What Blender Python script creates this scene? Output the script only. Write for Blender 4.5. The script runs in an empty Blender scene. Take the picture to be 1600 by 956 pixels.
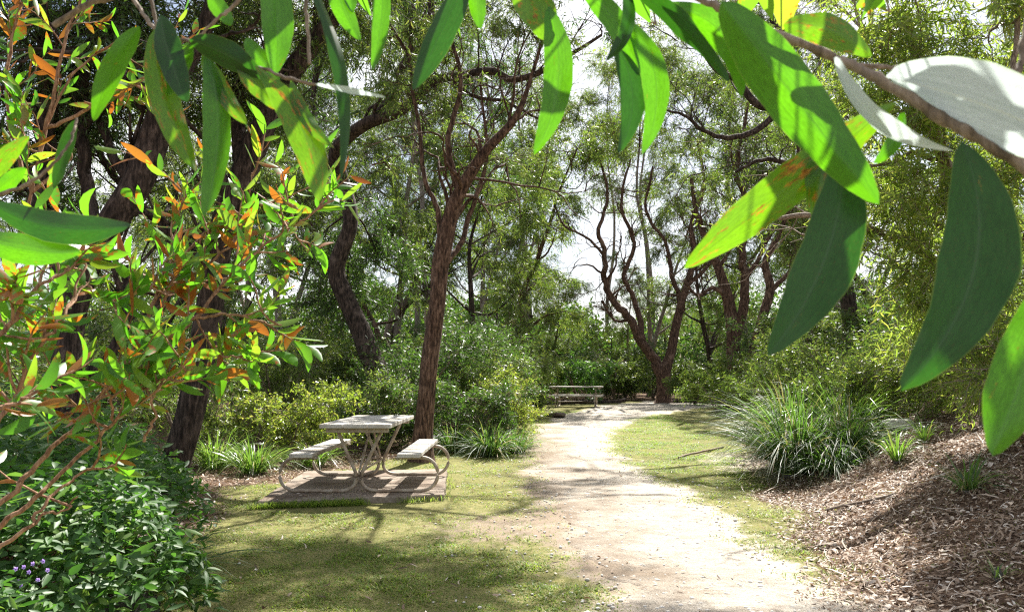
import bpy, math, random
import numpy as np

R = math.radians
rng = np.random.default_rng(11)
random.seed(11)
sc = bpy.context.scene
COL = sc.collection

# ------------------------------------------------------------------ camera, sky, sun, exposure
CAM_Z = 1.3
PITCH = R(5.5)
F = 1155.0
cd = bpy.data.cameras.new('camera')
cam = bpy.data.objects.new('camera', cd)
COL.objects.link(cam)
cam.location = (0, 0, CAM_Z)
cam.rotation_euler = (R(90) + PITCH, 0, 0)
cd.sensor_width = 36.0
cd.lens = 36.0 * F / 1600
cd.clip_start = 0.02
cd.clip_end = 2000
cd.dof.use_dof = True
cd.dof.focus_distance = 8.0
cd.dof.aperture_fstop = 16.0
sc.camera = cam

SUN = np.array([0.25, 0.75, 1.0])
SUNN = SUN / np.linalg.norm(SUN)
elev = math.asin(SUNN[2])
azim = math.atan2(SUN[0], SUN[1])          # clockwise from +Y
w = bpy.data.worlds.new('World')
sc.world = w
w.use_nodes = True
nt = w.node_tree
nt.nodes.clear()
sky = nt.nodes.new('ShaderNodeTexSky')
sky.sky_type = 'NISHITA'
sky.sun_disc = False
sky.sun_elevation = elev
sky.sun_rotation = azim
sky.air_density = 1.0
sky.dust_density = 2.5
sky.ozone_density = 1.0
bg = nt.nodes.new('ShaderNodeBackground')
bg.inputs['Strength'].default_value = 0.055
wo = nt.nodes.new('ShaderNodeOutputWorld')
# thin bright cloud over parts of the sky
tc = nt.nodes.new('ShaderNodeTexCoord')
nz = nt.nodes.new('ShaderNodeTexNoise'); nz.inputs['Scale'].default_value = 3.0; nz.inputs['Detail'].default_value = 6
rp = nt.nodes.new('ShaderNodeValToRGB')
rp.color_ramp.elements[0].position = 0.44; rp.color_ramp.elements[1].position = 0.60
mx = nt.nodes.new('ShaderNodeMix'); mx.data_type = 'RGBA'
mx.inputs[7].default_value = (9.0, 9.2, 9.5, 1)
nt.links.new(tc.outputs['Generated'], nz.inputs['Vector'])
nt.links.new(nz.outputs['Fac'], rp.inputs['Fac'])
nt.links.new(rp.outputs['Color'], mx.inputs[0])
nt.links.new(sky.outputs['Color'], mx.inputs[6])
nt.links.new(mx.outputs[2], bg.inputs['Color'])
nt.links.new(bg.outputs['Background'], wo.inputs['Surface'])

sd = bpy.data.lights.new('sun', 'SUN')
sd.energy = 5.0
sd.angle = R(0.53)
sd.color = (1.0, 0.965, 0.90)
sun = bpy.data.objects.new('sun', sd)
COL.objects.link(sun)
sun.rotation_euler = (R(90) - elev, 0, math.pi - azim)

sc.view_settings.view_transform = 'Standard'
sc.view_settings.look = 'None'
sc.view_settings.exposure = 1.6
sc.view_settings.gamma = 1.0
sc.view_settings.use_curve_mapping = False
cy = sc.cycles
cy.use_denoising = False
cy.pixel_filter_type = 'BLACKMAN_HARRIS'
cy.filter_width = 1.25
cy.max_bounces = 7
cy.diffuse_bounces = 4
cy.glossy_bounces = 2
cy.transmission_bounces = 5
cy.caustics_reflective = False
cy.caustics_refractive = False
cy.sample_clamp_indirect = 6
cy.use_adaptive_sampling = False

# ------------------------------------------------------------------ helpers
def P(px, py, D):
    """point at forward distance D seen at pixel (px, py) of the 1600x956 photograph"""
    u = (px - 800) / F
    v = (478 - py) / F
    dy = math.cos(PITCH) - v * math.sin(PITCH)
    dz = math.sin(PITCH) + v * math.cos(PITCH)
    return np.array([u * D / dy, D, CAM_Z + D * dz / dy])

def vnoise(x, y, s, seed=0):
    """cheap smooth noise in -1..1"""
    x = np.asarray(x, float) * s + seed * 7.31
    y = np.asarray(y, float) * s + seed * 3.17
    return (np.sin(x * 1.7 + 1.3 * np.sin(y * 1.1)) * np.cos(y * 1.9 + 1.7 * np.sin(x * .8 + .5))
            + .5 * np.sin(x * 3.9 + y * 2.7 + 2 * np.sin(y * 1.7)) * np.cos(y * 4.3 - x * 1.9)) / 1.5

BX = [(-60, 2.0), (3, 2.0), (5, 2.15), (6.2, 2.35), (9, 3.0), (13.6, 4.3), (19, 5.8), (26, 9.5), (60, 16), (400, 60)]
def bank_foot(y):
    return np.interp(y, [a for a, b in BX], [b for a, b in BX])

def hgt(x, y):
    x = np.asarray(x, float); y = np.asarray(y, float)
    d = x - bank_foot(y) - .12 * vnoise(x, y, .9, 2)
    up = np.where(d > 0, 1.95 * (1 - np.exp(-np.maximum(d, 0) * .46 / 1.95 * (1 - np.exp(-np.maximum(d, 0) * 1.4)))), 0)
    e = -4.5 - x
    left = np.where(e > 0, .5 * (1 - np.exp(-np.maximum(e, 0) * .25)), 0)
    near = np.exp(-((x + 1.6) ** 2 / 5 + (y - 8.7) ** 2 / 5))
    return up + left * .6 + .26 * np.clip((y - 12.5) / 13, 0, 1) + (.025 * vnoise(x, y, .7) + .012 * vnoise(x, y, 2.7, 5)) * (1 - near) + .06 * vnoise(x, y, .25, 3) * np.clip(up, 0, 1) + (.035 * vnoise(x, y, 3.3, 8) + .02 * vnoise(x, y, 8, 9)) * np.clip(up * 2, 0, 1)

def G(px, py):
    """where the ray through a pixel meets the terrain"""
    lo = 1.0
    prev = lo
    for i in range(4000):
        D = lo * 1.002 ** i
        q = P(px, py, D)
        if q[2] < hgt(q[0], q[1]):
            return q
        if D > 120: break
    return q

def onground(x, y, dz=0.0):
    return np.array([x, y, float(hgt(x, y)) + dz])

LIT = [(-1.5, 8.5, 1.75, 1.6), (-1.2, 6.75, 1.7, .62), (1.15, 6.0, 1.15, 1.6), (3.0, 7.2, .9, 1.2), (2.2, 11.6, 1.3, 1.6),
       (3.4, 10.0, 1.1, 1.3), (4.5, 27, 4.5, 4.5), (-.35, -.5, 1.0, 1.0), (-1.6, .5, 1.2, 1.2), (.4, 14.5, 1.1, 1.2),
       (-4.2, 10.2, 1.6, 1.6), (2.1, 17.5, 1.8, 2.2), (0.2, 11.8, .8, .7)]
def lit_keep(p, pk=0.04):
    """sprays whose shadow would land in the open sunny spots are mostly absent"""
    gx = p[:, 0] - SUN[0] * p[:, 2]
    gy = p[:, 1] - SUN[1] * p[:, 2]
    k = np.ones(len(p), bool)
    r = rng.random(len(p))
    wob = 1 + .25 * vnoise(gx, gy, 1.6, 9)
    for cx, cyy, rx, ry in LIT:
        d = ((gx - cx) / rx) ** 2 + ((gy - cyy) / ry) ** 2
        k &= ~((d < wob) & (r > pk) & (p[:, 2] > 1.9))
    return k

def unit(v):
    v = np.asarray(v, float)
    n = np.linalg.norm(v, axis=-1, keepdims=True)
    return v / np.maximum(n, 1e-9)

class MB:
    """collects vertices and faces, built as ONE mesh"""
    def __init__(s):
        s.v = []; s.f = []; s.n = 0; s.att = []; s.mat = []
    def add(s, verts, faces, rnd=None, mat=0):
        verts = np.asarray(verts, np.float32).reshape(-1, 3)
        faces = np.asarray(faces, np.int32)
        s.v.append(verts)
        s.f.append(faces + s.n)
        s.mat.append(np.full(len(faces), mat, np.int32))
        s.n += len(verts)
        s.att.append(np.zeros(len(verts), np.float32) if rnd is None else np.asarray(rnd, np.float32))
    def tube(s, pts, rad, sides=6, rnd=None, lump=0.0, cap=True):
        """batch of polylines: pts (S,K,3), rad (S,K)"""
        pts = np.asarray(pts, float); rad = np.asarray(rad, float)
        if pts.ndim == 2: pts = pts[None]; rad = rad[None]
        S, K, _ = pts.shape
        t = np.gradient(pts, axis=1)
        t = unit(t)
        m = unit(pts[:, -1] - pts[:, 0])
        ref = np.where(np.abs(m[:, 2:3]) > .8, np.array([[0, 1., 0]]), np.array([[0, 0, 1.]]))[:, None, :]
        a = unit(np.cross(t, np.broadcast_to(ref, t.shape)))
        b = np.cross(t, a)
        th = np.linspace(0, 2 * math.pi, sides, endpoint=False)
        rr = rad[:, :, None] * np.ones(sides)
        if lump:
            z = np.cumsum(np.linalg.norm(np.diff(pts, axis=1, prepend=pts[:, :1]), axis=2), axis=1)[:, :, None]
            rr = rr * (1 + lump * (.6 * np.sin(th * 3 + z * 1.3 + 1) + .5 * np.sin(th * 5 - z * 2.1) + .5 * np.sin(z * 4.7 + th)))
        vv = pts[:, :, None, :] + rr[..., None] * (np.cos(th)[None, None, :, None] * a[:, :, None, :] + np.sin(th)[None, None, :, None] * b[:, :, None, :])
        idx = np.arange(S * K * sides).reshape(S, K, sides)
        i0 = idx[:, :-1]; i1 = idx[:, 1:]
        q = np.stack([i0, np.roll(i0, -1, 2), np.roll(i1, -1, 2), i1], -1).reshape(-1, 4)
        r = None
        if rnd is not None: r = np.repeat(rnd, K * sides)
        s.add(vv.reshape(-1, 3), q, r)
        if cap and sides >= 5:
            for e in (0, K - 1):
                base = vv[:, e].reshape(-1, 3)
                cen = pts[:, e]
                allv = np.concatenate([base, cen])
                bi = np.arange(S * sides).reshape(S, sides)
                ci = np.repeat(S * sides + np.arange(S), sides).reshape(S, sides)
                f = np.stack([bi, np.roll(bi, -1, 1), ci, ci], -1).reshape(-1, 4)
                if e: f = f[:, [1, 0, 2, 3]]
                s.add(allv, f[:, :3])
    def box(s, c, size, rot=0.0, bev=0.0, tilt=None):
        """bevelled box (chamfered edges) rotated about z"""
        x, y, z = [v / 2 for v in size]
        b = min(bev, x * .45, y * .45, z * .45)
        vs = []
        for sx in (-1, 1):
            for sy in (-1, 1):
                for sz in (-1, 1):
                    vs += [(sx * x, sy * (y - b), sz * (z - b)), (sx * (x - b), sy * y, sz * (z - b)), (sx * (x - b), sy * (y - b), sz * z)]
        vs = np.array(vs)
        from mathutils import Vector
        import bmesh
        bm = bmesh.new()
        for q in vs: bm.verts.new(q)
        bmesh.ops.remove_doubles(bm, verts=bm.verts[:], dist=1e-6)
        bmesh.ops.convex_hull(bm, input=bm.verts[:])
        bm.verts.ensure_lookup_table()
        V = np.array([tuple(q.co) for q in bm.verts])
        bm.verts.index_update()
        Fc = np.array([[q.index for q in f.verts] for f in bm.faces if len(f.verts) == 3])
        bm.free()
        ca, sa = math.cos(rot), math.sin(rot)
        M = np.array([[ca, -sa, 0], [sa, ca, 0], [0, 0, 1]])
        s.add(V @ M.T + np.array(c), Fc)
    def build(s, name, mats, parent=None, smooth=True):
        me = bpy.data.meshes.new(name)
        V = np.concatenate(s.v)
        me.vertices.add(len(V))
        me.vertices.foreach_set('co', V.ravel())
        starts = []; loops = []; n = 0
        for f in s.f:
            k = f.shape[1]
            starts.append(n + np.arange(len(f)) * k)
            loops.append(f.ravel()); n += f.size
        L = np.concatenate(loops); ST = np.concatenate(starts)
        me.loops.add(len(L)); me.loops.foreach_set('vertex_index', L.astype(np.int32))
        me.polygons.add(len(ST)); me.polygons.foreach_set('loop_start', ST.astype(np.int32))
        if not isinstance(mats, (list, tuple)): mats = [mats]
        for m in mats: me.materials.append(m)
        if len(mats) > 1: me.polygons.foreach_set('material_index', np.concatenate(s.mat))
        at = me.attributes.new('rnd', 'FLOAT', 'POINT')
        at.data.foreach_set('value', np.concatenate(s.att))
        me.update(calc_edges=True)
        if not smooth:
            me.polygons.foreach_set('use_smooth', np.zeros(len(ST), bool))
        o = bpy.data.objects.new(name, me)
        COL.objects.link(o)
        if parent is not None: o.parent = parent
        return o

def tag(o, label=None, cat=None, group=None, kind=None):
    if label: o['label'] = label
    if cat: o['category'] = cat
    if group: o['group'] = group
    if kind: o['kind'] = kind
    return o

def empty(name, loc, label, cat, group=None, rz=0):
    o = bpy.data.objects.new(name, None)
    COL.objects.link(o)
    o.empty_display_size = .2
    o.location = [float(q) for q in loc]
    o.rotation_euler = (0, 0, rz)
    return tag(o, label, cat, group)

def place(src, loc, rz=0, scale=1.0, label=None, group=None, cat=None):
    """copy a thing with its parts and sub-parts"""
    def cp(o, par):
        c = o.copy()
        COL.objects.link(c)
        if par is not None: c.parent = par
        for ch in list(o.children): cp(ch, c)
        return c
    r = cp(src, None)
    r.location = [float(q) for q in loc]
    r.rotation_euler = (0, 0, rz)
    r.scale = (scale,) * 3 if not isinstance(scale, (tuple, list)) else scale
    return tag(r, label, cat, group)

# leaf outlines: rows of (t, halfwidth)
ROWS = {
    'rhomb': [(0, 0), (.45, 1), (1, 0)],
    'sickle': [(0, 0), (.28, .9), (.65, .85), (1, 0)],
    'ovate': [(0, 0), (.22, .9), (.55, .9), (1, 0)],
    'blade': [(0, .8), (.3, 1), (.6, .8), (.85, .45), (1, 0)],
}
def add_leaves(mb, pos, d, side, L, W, kind='rhomb', bend=0.0, sag=0.0, fold=0.0, rnd=None, down=None):
    """vectorised leaf cards that are true little surfaces: pos,d,side (N,3)"""
    N = len(pos)
    if N == 0: return
    rows = ROWS[kind]
    d = unit(d)
    side = side - (side * d).sum(1, keepdims=True) * d
    side = unit(side)
    nrm = np.cross(d, side)
    L = np.broadcast_to(L, (N,)); W = np.broadcast_to(W, (N,)); bend = np.broadcast_to(bend, (N,)); sag = np.broadcast_to(sag, (N,))
    vs = []; cnt = []
    for t, hw in rows:
        c = pos + d * (L * t)[:, None] + side * (bend * L * 4 * t * (1 - t) * .5 + 0)[:, None]
        c = c + np.array([0, 0, -1.]) * (sag * L * t * t)[:, None]
        if hw == 0:
            vs.append(c[:, None]); cnt.append(1)
        else:
            o = side * (W * hw * .5)[:, None]
            up = nrm * (W * fold * hw)[:, None]
            vs.append(np.stack([c - o + up, c + o + up], 1)); cnt.append(2)
    V = np.concatenate(vs, 1)                 # N,k,3
    k = V.shape[1]
    offs = np.cumsum([0] + cnt)
    base = (np.arange(N) * k)[:, None]
    tris = []; quads = []
    for i in range(len(rows) - 1):
        a = offs[i]; b = offs[i + 1]
        if cnt[i] == 1 and cnt[i + 1] == 2: tris.append([a, b, b + 1])
        elif cnt[i] == 2 and cnt[i + 1] == 2: quads.append([a, b, b + 1, a + 1])
        elif cnt[i] == 2 and cnt[i + 1] == 1: tris.append([a, b, a + 1])
    if rnd is None: rnd = rng.random(N)
    rr = np.repeat(rnd, k)
    nv = mb.n
    mb.v.append(V.reshape(-1, 3).astype(np.float32)); mb.att.append(rr.astype(np.float32)); mb.n += N * k
    if kind == 'rhomb':
        f = (base + np.array([0, 1, 3, 2])).reshape(-1, 4) + nv
        mb.f.append(f.astype(np.int32)); mb.mat.append(np.zeros(len(f), np.int32))
        return
    for grp in (tris, quads):
        for q in grp:
            f = (base + np.array(q)) + nv
            mb.f.append(f.astype(np.int32)); mb.mat.append(np.zeros(len(f), np.int32))

def spline(pts, n):
    """Catmull-Rom through control points (K,m)"""
    p = np.asarray(pts, float)
    p = np.concatenate([[2 * p[0] - p[1]], p, [2 * p[-1] - p[-2]]])
    K = len(p) - 3
    t = np.linspace(0, K, n)
    i = np.minimum(t.astype(int), K - 1)
    u = (t - i)[:, None]
    a, b, c, d = p[i], p[i + 1], p[i + 2], p[i + 3]
    return .5 * (2 * b + (c - a) * u + (2 * a - 5 * b + 4 * c - d) * u ** 2 + (3 * b - a - 3 * c + d) * u ** 3)

def wobble(pts, amp, seed=None):
    K = len(pts)
    r = rng.normal(size=(K, 3)) * amp
    r[0] = 0
    r = (r + np.roll(r, 1, 0)) * .6
    r[0] = 0
    return pts + r

# ------------------------------------------------------------------ materials
def newmat(name):
    m = bpy.data.materials.new(name)
    m.use_nodes = True
    t = m.node_tree
    t.nodes.clear()
    return m, t, t.nodes, t.links

def N(t, typ, **kw):
    n = t.nodes.new(typ)
    for k, v in kw.items():
        if k in n.inputs: n.inputs[k].default_value = v
        else: setattr(n, k, v)
    return n

def ramp(t, src, stops):
    r = t.nodes.new('ShaderNodeValToRGB')
    e = r.color_ramp.elements
    while len(e) > 1: e.remove(e[-1])
    e[0].position = stops[0][0]; e[0].color = (*stops[0][1], 1)
    for p, c in stops[1:]:
        k = e.new(p); k.color = (*c, 1)
    t.links.new(src, r.inputs['Fac'])
    return r.outputs['Color']

def mixc(t, f, a, b, bt='MIX'):
    m = t.nodes.new('ShaderNodeMix'); m.data_type = 'RGBA'; m.blend_type = bt
    for i, v in ((0, f), (6, a), (7, b)):
        if isinstance(v, (int, float)): m.inputs[i].default_value = v
        elif isinstance(v, tuple): m.inputs[i].default_value = (*v, 1)
        else: t.links.new(v, m.inputs[i])
    return m.outputs[2]

def leafmat(name, stops, tstops, trans=.5, rough=.38, spec=.5, blotch=0.0):
    """stops: base colour over per-leaf random; tstops: colour of the light coming through"""
    m, t, n, l = newmat(name)
    a = N(t, 'ShaderNodeAttribute', attribute_name='rnd')
    base = ramp(t, a.outputs['Fac'], stops)
    tr = ramp(t, a.outputs['Fac'], tstops)
    if blotch:
        g = N(t, 'ShaderNodeNewGeometry')
        nz = N(t, 'ShaderNodeTexNoise', Scale=48.0, Detail=5.0, Roughness=.65)
        l.new(g.outputs['Position'], nz.inputs['Vector'])
        nz2 = N(t, 'ShaderNodeTexNoise', Scale=9.0, Detail=2.0)
        l.new(g.outputs['Position'], nz2.inputs['Vector'])
        ad = N(t, 'ShaderNodeMath', operation='ADD')
        l.new(nz.outputs['Fac'], ad.inputs[0]); l.new(nz2.outputs['Fac'], ad.inputs[1])
        mk = ramp(t, ad.outputs[0], [(1.12 - blotch * .25 - .0 if False else 0.0, (0, 0, 0)), (1.0, (1, 1, 1))])
        mr = N(t, 'ShaderNodeMapRange')
        mr.inputs['From Min'].default_value = 1.22 - blotch * .3
        mr.inputs['From Max'].default_value = 1.30 - blotch * .3
        l.new(ad.outputs[0], mr.inputs['Value'])
        base = mixc(t, mr.outputs[0], base, (.32, .11, .02))
        tr = mixc(t, mr.outputs[0], tr, (.36, .12, .012))
    p = N(t, 'ShaderNodeBsdfPrincipled', Roughness=rough)
    p.inputs['Specular IOR Level'].default_value = spec
    l.new(base, p.inputs['Base Color'])
    tl = N(t, 'ShaderNodeBsdfTranslucent')
    l.new(tr, tl.inputs['Color'])
    mx = N(t, 'ShaderNodeMixShader'); mx.inputs[0].default_value = trans
    l.new(p.outputs[0], mx.inputs[1]); l.new(tl.outputs[0], mx.inputs[2])
    o = N(t, 'ShaderNodeOutputMaterial')
    l.new(mx.outputs[0], o.inputs['Surface'])
    return m

def barkmat(name, c1, c2, c3, scale=1.0, bump=.6):
    m, t, n, l = newmat(name)
    tcn = N(t, 'ShaderNodeTexCoord')
    mp = N(t, 'ShaderNodeMapping'); mp.inputs['Scale'].default_value = (1, 1, .22)
    l.new(tcn.outputs['Object'], mp.inputs['Vector'])
    nz = N(t, 'ShaderNodeTexNoise', Scale=28.0 * scale, Detail=6.0, Roughness=.7)
    l.new(mp.outputs[0], nz.inputs['Vector'])
    vz = N(t, 'ShaderNodeTexNoise', Scale=3.0 * scale, Detail=4.0)
    l.new(tcn.outputs['Object'], vz.inputs['Vector'])
    c = ramp(t, nz.outputs['Fac'], [(.38, c1), (.5, c2), (.64, c3)])
    lich = ramp(t, vz.outputs['Fac'], [(.58, (0, 0, 0)), (.75, (.6, .6, .6))])
    c = mixc(t, lich, c, tuple(min(1, q * 1.3 + .02) for q in c3))
    p = N(t, 'ShaderNodeBsdfPrincipled', Roughness=.85)
    p.inputs['Specular IOR Level'].default_value = .25
    l.new(c, p.inputs['Base Color'])
    b = N(t, 'ShaderNodeBump', Strength=bump, Distance=.05)
    l.new(nz.outputs['Fac'], b.inputs['Height']); l.new(b.outputs[0], p.inputs['Normal'])
    o = N(t, 'ShaderNodeOutputMaterial'); l.new(p.outputs[0], o.inputs['Surface'])
    return m

M = {}
M['bark'] = barkmat('bark_brown', (.022, .012, .008), (.10, .056, .037), (.25, .155, .11), bump=1.0)
M['bark_dark'] = barkmat('bark_dark', (.012, .008, .006), (.05, .034, .026), (.14, .10, .08), bump=1.0)
M['bark_grey'] = barkmat('bark_grey', (.10, .08, .065), (.22, .18, .15), (.36, .31, .27), bump=.4)
M['twig'] = barkmat('twig', (.10, .075, .055), (.20, .15, .11), (.34, .27, .22), scale=3, bump=.2)
M['twig_warm'] = barkmat('twig_warm', (.14, .07, .04), (.26, .14, .08), (.40, .25, .16), scale=5, bump=.2)
M['leaf_olive'] = leafmat('leaf_olive', [(0, (.035, .06, .016)), (.6, (.06, .10, .022)), (.93, (.11, .15, .04)), (1, (.22, .14, .06))],
                          [(0, (.14, .24, .03)), (.7, (.24, .35, .05)), (1, (.4, .38, .08))], trans=.38, rough=.48, spec=.35)
M['leaf_dark'] = leafmat('leaf_dark', [(0, (.035, .065, .02)), (.7, (.055, .095, .028)), (1, (.12, .13, .04))],
                         [(0, (.08, .2, .02)), (.8, (.15, .3, .03)), (1, (.36, .36, .07))], trans=.32, rough=.46, spec=.4)
M['leaf_bright'] = leafmat('leaf_bright', [(0, (.05, .09, .018)), (.6, (.085, .13, .028)), (1, (.18, .2, .05))],
                           [(0, (.16, .30, .03)), (.6, (.25, .39, .045)), (1, (.45, .48, .08))], trans=.42)
M['leaf_wattle'] = leafmat('leaf_wattle', [(0, (.07, .12, .02)), (.6, (.12, .17, .035)), (1, (.22, .23, .06))],
                           [(0, (.26, .42, .04)), (.6, (.38, .52, .06)), (1, (.6, .6, .1))], trans=.5)
M['leaf_yellow'] = leafmat('leaf_yellow', [(0, (.07, .11, .02)), (.6, (.12, .16, .035)), (1, (.32, .32, .10))],
                           [(0, (.26, .44, .03)), (.6, (.4, .52, .05)), (1, (.66, .62, .12))], trans=.42)
M['leaf_glossy'] = leafmat('leaf_glossy', [(0, (.03, .07, .025)), (.7, (.055, .11, .03)), (1, (.09, .15, .04))],
                           [(0, (.12, .33, .03)), (.8, (.22, .46, .05)), (1, (.3, .5, .06))], trans=.35, rough=.34, spec=.6)
M['leaf_ground'] = leafmat('leaf_ground', [(0, (.035, .085, .022)), (.7, (.06, .13, .03)), (1, (.11, .18, .04))],
                          [(0, (.08, .24, .025)), (.8, (.14, .33, .035)), (1, (.26, .42, .05))], trans=.34, rough=.5, spec=.4)
M['strap'] = leafmat('strap_leaf', [(0, (.03, .06, .02)), (.7, (.055, .10, .03)), (.86, (.11, .15, .05)), (.93, (.34, .26, .14)), (1, (.42, .33, .2))],
                     [(0, (.14, .32, .04)), (.8, (.26, .48, .06)), (1, (.5, .42, .14))], trans=.33, rough=.5, spec=.45)
M['strap_bright'] = leafmat('strap_leaf_bright', [(0, (.07, .13, .03)), (.8, (.14, .22, .05)), (1, (.4, .33, .16))],
                            [(0, (.18, .38, .03)), (.8, (.3, .5, .06)), (1, (.5, .42, .15))], trans=.36, rough=.32, spec=.6)
M['bush_leaf'] = leafmat('bush_leaf', [(0, (.055, .13, .02)), (.65, (.08, .19, .025)), (1, (.12, .2, .03))],
                         [(0, (.11, .40, .012)), (.6, (.20, .50, .018)), (1, (.38, .48, .03))], trans=.52, rough=.36, spec=.55, blotch=.42)
M['bush_leaf_rust'] = leafmat('bush_leaf_rust', [(0, (.30, .10, .02)), (.5, (.34, .15, .03)), (1, (.14, .16, .03))],
                              [(0, (.24, .07, .012)), (.5, (.38, .16, .02)), (1, (.3, .34, .03))], trans=.5, rough=.45, blotch=.9)
M['grass'] = leafmat('grass_blade', [(0, (.10, .14, .03)), (.35, (.17, .19, .05)), (.7, (.34, .29, .12)), (1, (.50, .42, .22))],
                     [(0, (.28, .42, .06)), (.4, (.42, .48, .1)), (1, (.6, .52, .25))], trans=.35, rough=.6, spec=.25)
M['grass_green'] = leafmat('grass_blade_green', [(0, (.08, .14, .02)), (.6, (.15, .22, .035)), (1, (.34, .34, .10))],
                           [(0, (.26, .48, .04)), (.7, (.44, .62, .07)), (1, (.6, .6, .15))], trans=.4, rough=.55, spec=.3)
M['dead_leaf'] = leafmat('dead_leaf', [(0, (.065, .04, .026)), (.35, (.18, .115, .073)), (.65, (.33, .235, .165)), (.85, (.50, .40, .31)), (1, (.76, .68, .59))],
                         [(0, (.2, .08, .03)), (1, (.5, .3, .15))], trans=.12, rough=.6, spec=.3)
M['petal'] = leafmat('petal', [(0, (.30, .2, .6)), (1, (.5, .38, .8))], [(0, (.4, .25, .7)), (1, (.6, .4, .85))], trans=.4, rough=.6)

def overhead_leafmat(name, base, thru, spots=.3, rough=.3, mott=.8):
    """big near phyllodes: fine lengthwise veins, pale margin, rust blotches; uv-like attributes 'lt','lv'"""
    m, t, n, l = newmat(name)
    at = N(t, 'ShaderNodeAttribute', attribute_name='lt')
    av = N(t, 'ShaderNodeAttribute', attribute_name='lv')
    oi = N(t, 'ShaderNodeObjectInfo')
    cb = N(t, 'ShaderNodeCombineXYZ')
    sc1 = N(t, 'ShaderNodeMath', operation='MULTIPLY'); sc1.inputs[1].default_value = 3.0
    l.new(at.outputs['Fac'], sc1.inputs[0])
    l.new(sc1.outputs[0], cb.inputs[0]); l.new(av.outputs['Fac'], cb.inputs[1])
    rm = N(t, 'ShaderNodeMath', operation='MULTIPLY'); rm.inputs[1].default_value = 40.0
    l.new(oi.outputs['Random'], rm.inputs[0]); l.new(rm.outputs[0], cb.inputs[2])
    mp = N(t, 'ShaderNodeMapping'); mp.inputs['Scale'].default_value = (.25, 9, 1)
    l.new(cb.outputs[0], mp.inputs['Vector'])
    vein = N(t, 'ShaderNodeTexNoise', Scale=2.2, Detail=3.0)
    l.new(mp.outputs[0], vein.inputs['Vector'])
    mp2 = N(t, 'ShaderNodeMapping'); mp2.inputs['Scale'].default_value = (1, 1.3, 1)
    l.new(cb.outputs[0], mp2.inputs['Vector'])
    sp = N(t, 'ShaderNodeTexNoise', Scale=1.9, Detail=8.0, Roughness=.78)
    l.new(mp2.outputs[0], sp.inputs['Vector'])
    fine = N(t, 'ShaderNodeTexNoise', Scale=9.0, Detail=3.0, Roughness=.6)
    l.new(mp2.outputs[0], fine.inputs['Vector'])
    mr = N(t, 'ShaderNodeMapRange')
    mr.inputs['From Min'].default_value = .70 - spots * .3
    mr.inputs['From Max'].default_value = .75 - spots * .3
    l.new(sp.outputs['Fac'], mr.inputs['Value'])
    v1 = ramp(t, vein.outputs['Fac'], [(.3, (.86, .88, .86)), (.7, (1.06, 1.06, 1.06))])
    b = mixc(t, 1.0, base, v1, 'MULTIPLY')
    tr = mixc(t, 1.0, thru, v1, 'MULTIPLY')
    fm = ramp(t, fine.outputs['Fac'], [(.36, (mott, mott, mott * .8 if mott < .9 else mott)), (.6, (1.05, 1.05, 1.05))])
    b = mixc(t, 1.0, b, fm, 'MULTIPLY'); tr = mixc(t, 1.0, tr, fm, 'MULTIPLY')
    mid = N(t, 'ShaderNodeMath', operation='ABSOLUTE'); l.new(av.outputs['Fac'], mid.inputs[0])
    mrr = N(t, 'ShaderNodeMapRange'); mrr.inputs['From Min'].default_value = .05; mrr.inputs['From Max'].default_value = .015
    l.new(mid.outputs[0], mrr.inputs['Value'])
    b = mixc(t, mrr.outputs[0], b, tuple(min(1, q * 1.9 + .02) for q in base)); tr = mixc(t, mrr.outputs[0], tr, tuple(q * .62 for q in thru))
    tiny = N(t, 'ShaderNodeTexNoise', Scale=34.0, Detail=2.0, Roughness=.5); l.new(mp2.outputs[0], tiny.inputs['Vector'])
    tm = ramp(t, tiny.outputs['Fac'], [(.67, (0, 0, 0)), (.71, (.85, .85, .85))])
    b = mixc(t, tm, b, (.09, .05, .015)); tr = mixc(t, tm, tr, (.12, .09, .01))
    rust = ramp(t, fine.outputs['Fac'], [(.35, (.16, .04, .012)), (.6, (.45, .2, .03))])
    rustt = ramp(t, fine.outputs['Fac'], [(.35, (.16, .04, .01)), (.6, (.55, .26, .02))])
    b = mixc(t, mr.outputs[0], b, rust); tr = mixc(t, mr.outputs[0], tr, rustt)
    ab = N(t, 'ShaderNodeMath', operation='ABSOLUTE'); l.new(av.outputs['Fac'], ab.inputs[0])
    er = N(t, 'ShaderNodeMapRange'); er.inputs['To Max'].default_value = .55; er.inputs['From Min'].default_value = .96; er.inputs['From Max'].default_value = 1.02
    l.new(ab.outputs[0], er.inputs['Value'])
    b = mixc(t, er.outputs[0], b, (.25, .28, .07)); tr = mixc(t, er.outputs[0], tr, (.5, .7, .1))
    p = N(t, 'ShaderNodeBsdfPrincipled', Roughness=rough)
    p.inputs['Specular IOR Level'].default_value = .6
    l.new(b, p.inputs['Base Color'])
    bp = N(t, 'ShaderNodeBump', Strength=.12, Distance=.0004)
    l.new(vein.outputs['Fac'], bp.inputs['Height']); l.new(bp.outputs[0], p.inputs['Normal'])
    tl = N(t, 'ShaderNodeBsdfTranslucent'); l.new(tr, tl.inputs['Color'])
    mx = N(t, 'ShaderNodeMixShader'); mx.inputs[0].default_value = .5
    l.new(p.outputs[0], mx.inputs[1]); l.new(tl.outputs[0], mx.inputs[2])
    o = N(t, 'ShaderNodeOutputMaterial'); l.new(mx.outputs[0], o.inputs['Surface'])
    return m
M['over_green'] = overhead_leafmat('overhead_leaf', (.035, .095, .012), (.14, .46, .006), .22)
M['over_spot'] = overhead_leafmat('overhead_leaf_spotted', (.045, .10, .012), (.20, .46, .006), .50)
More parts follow.
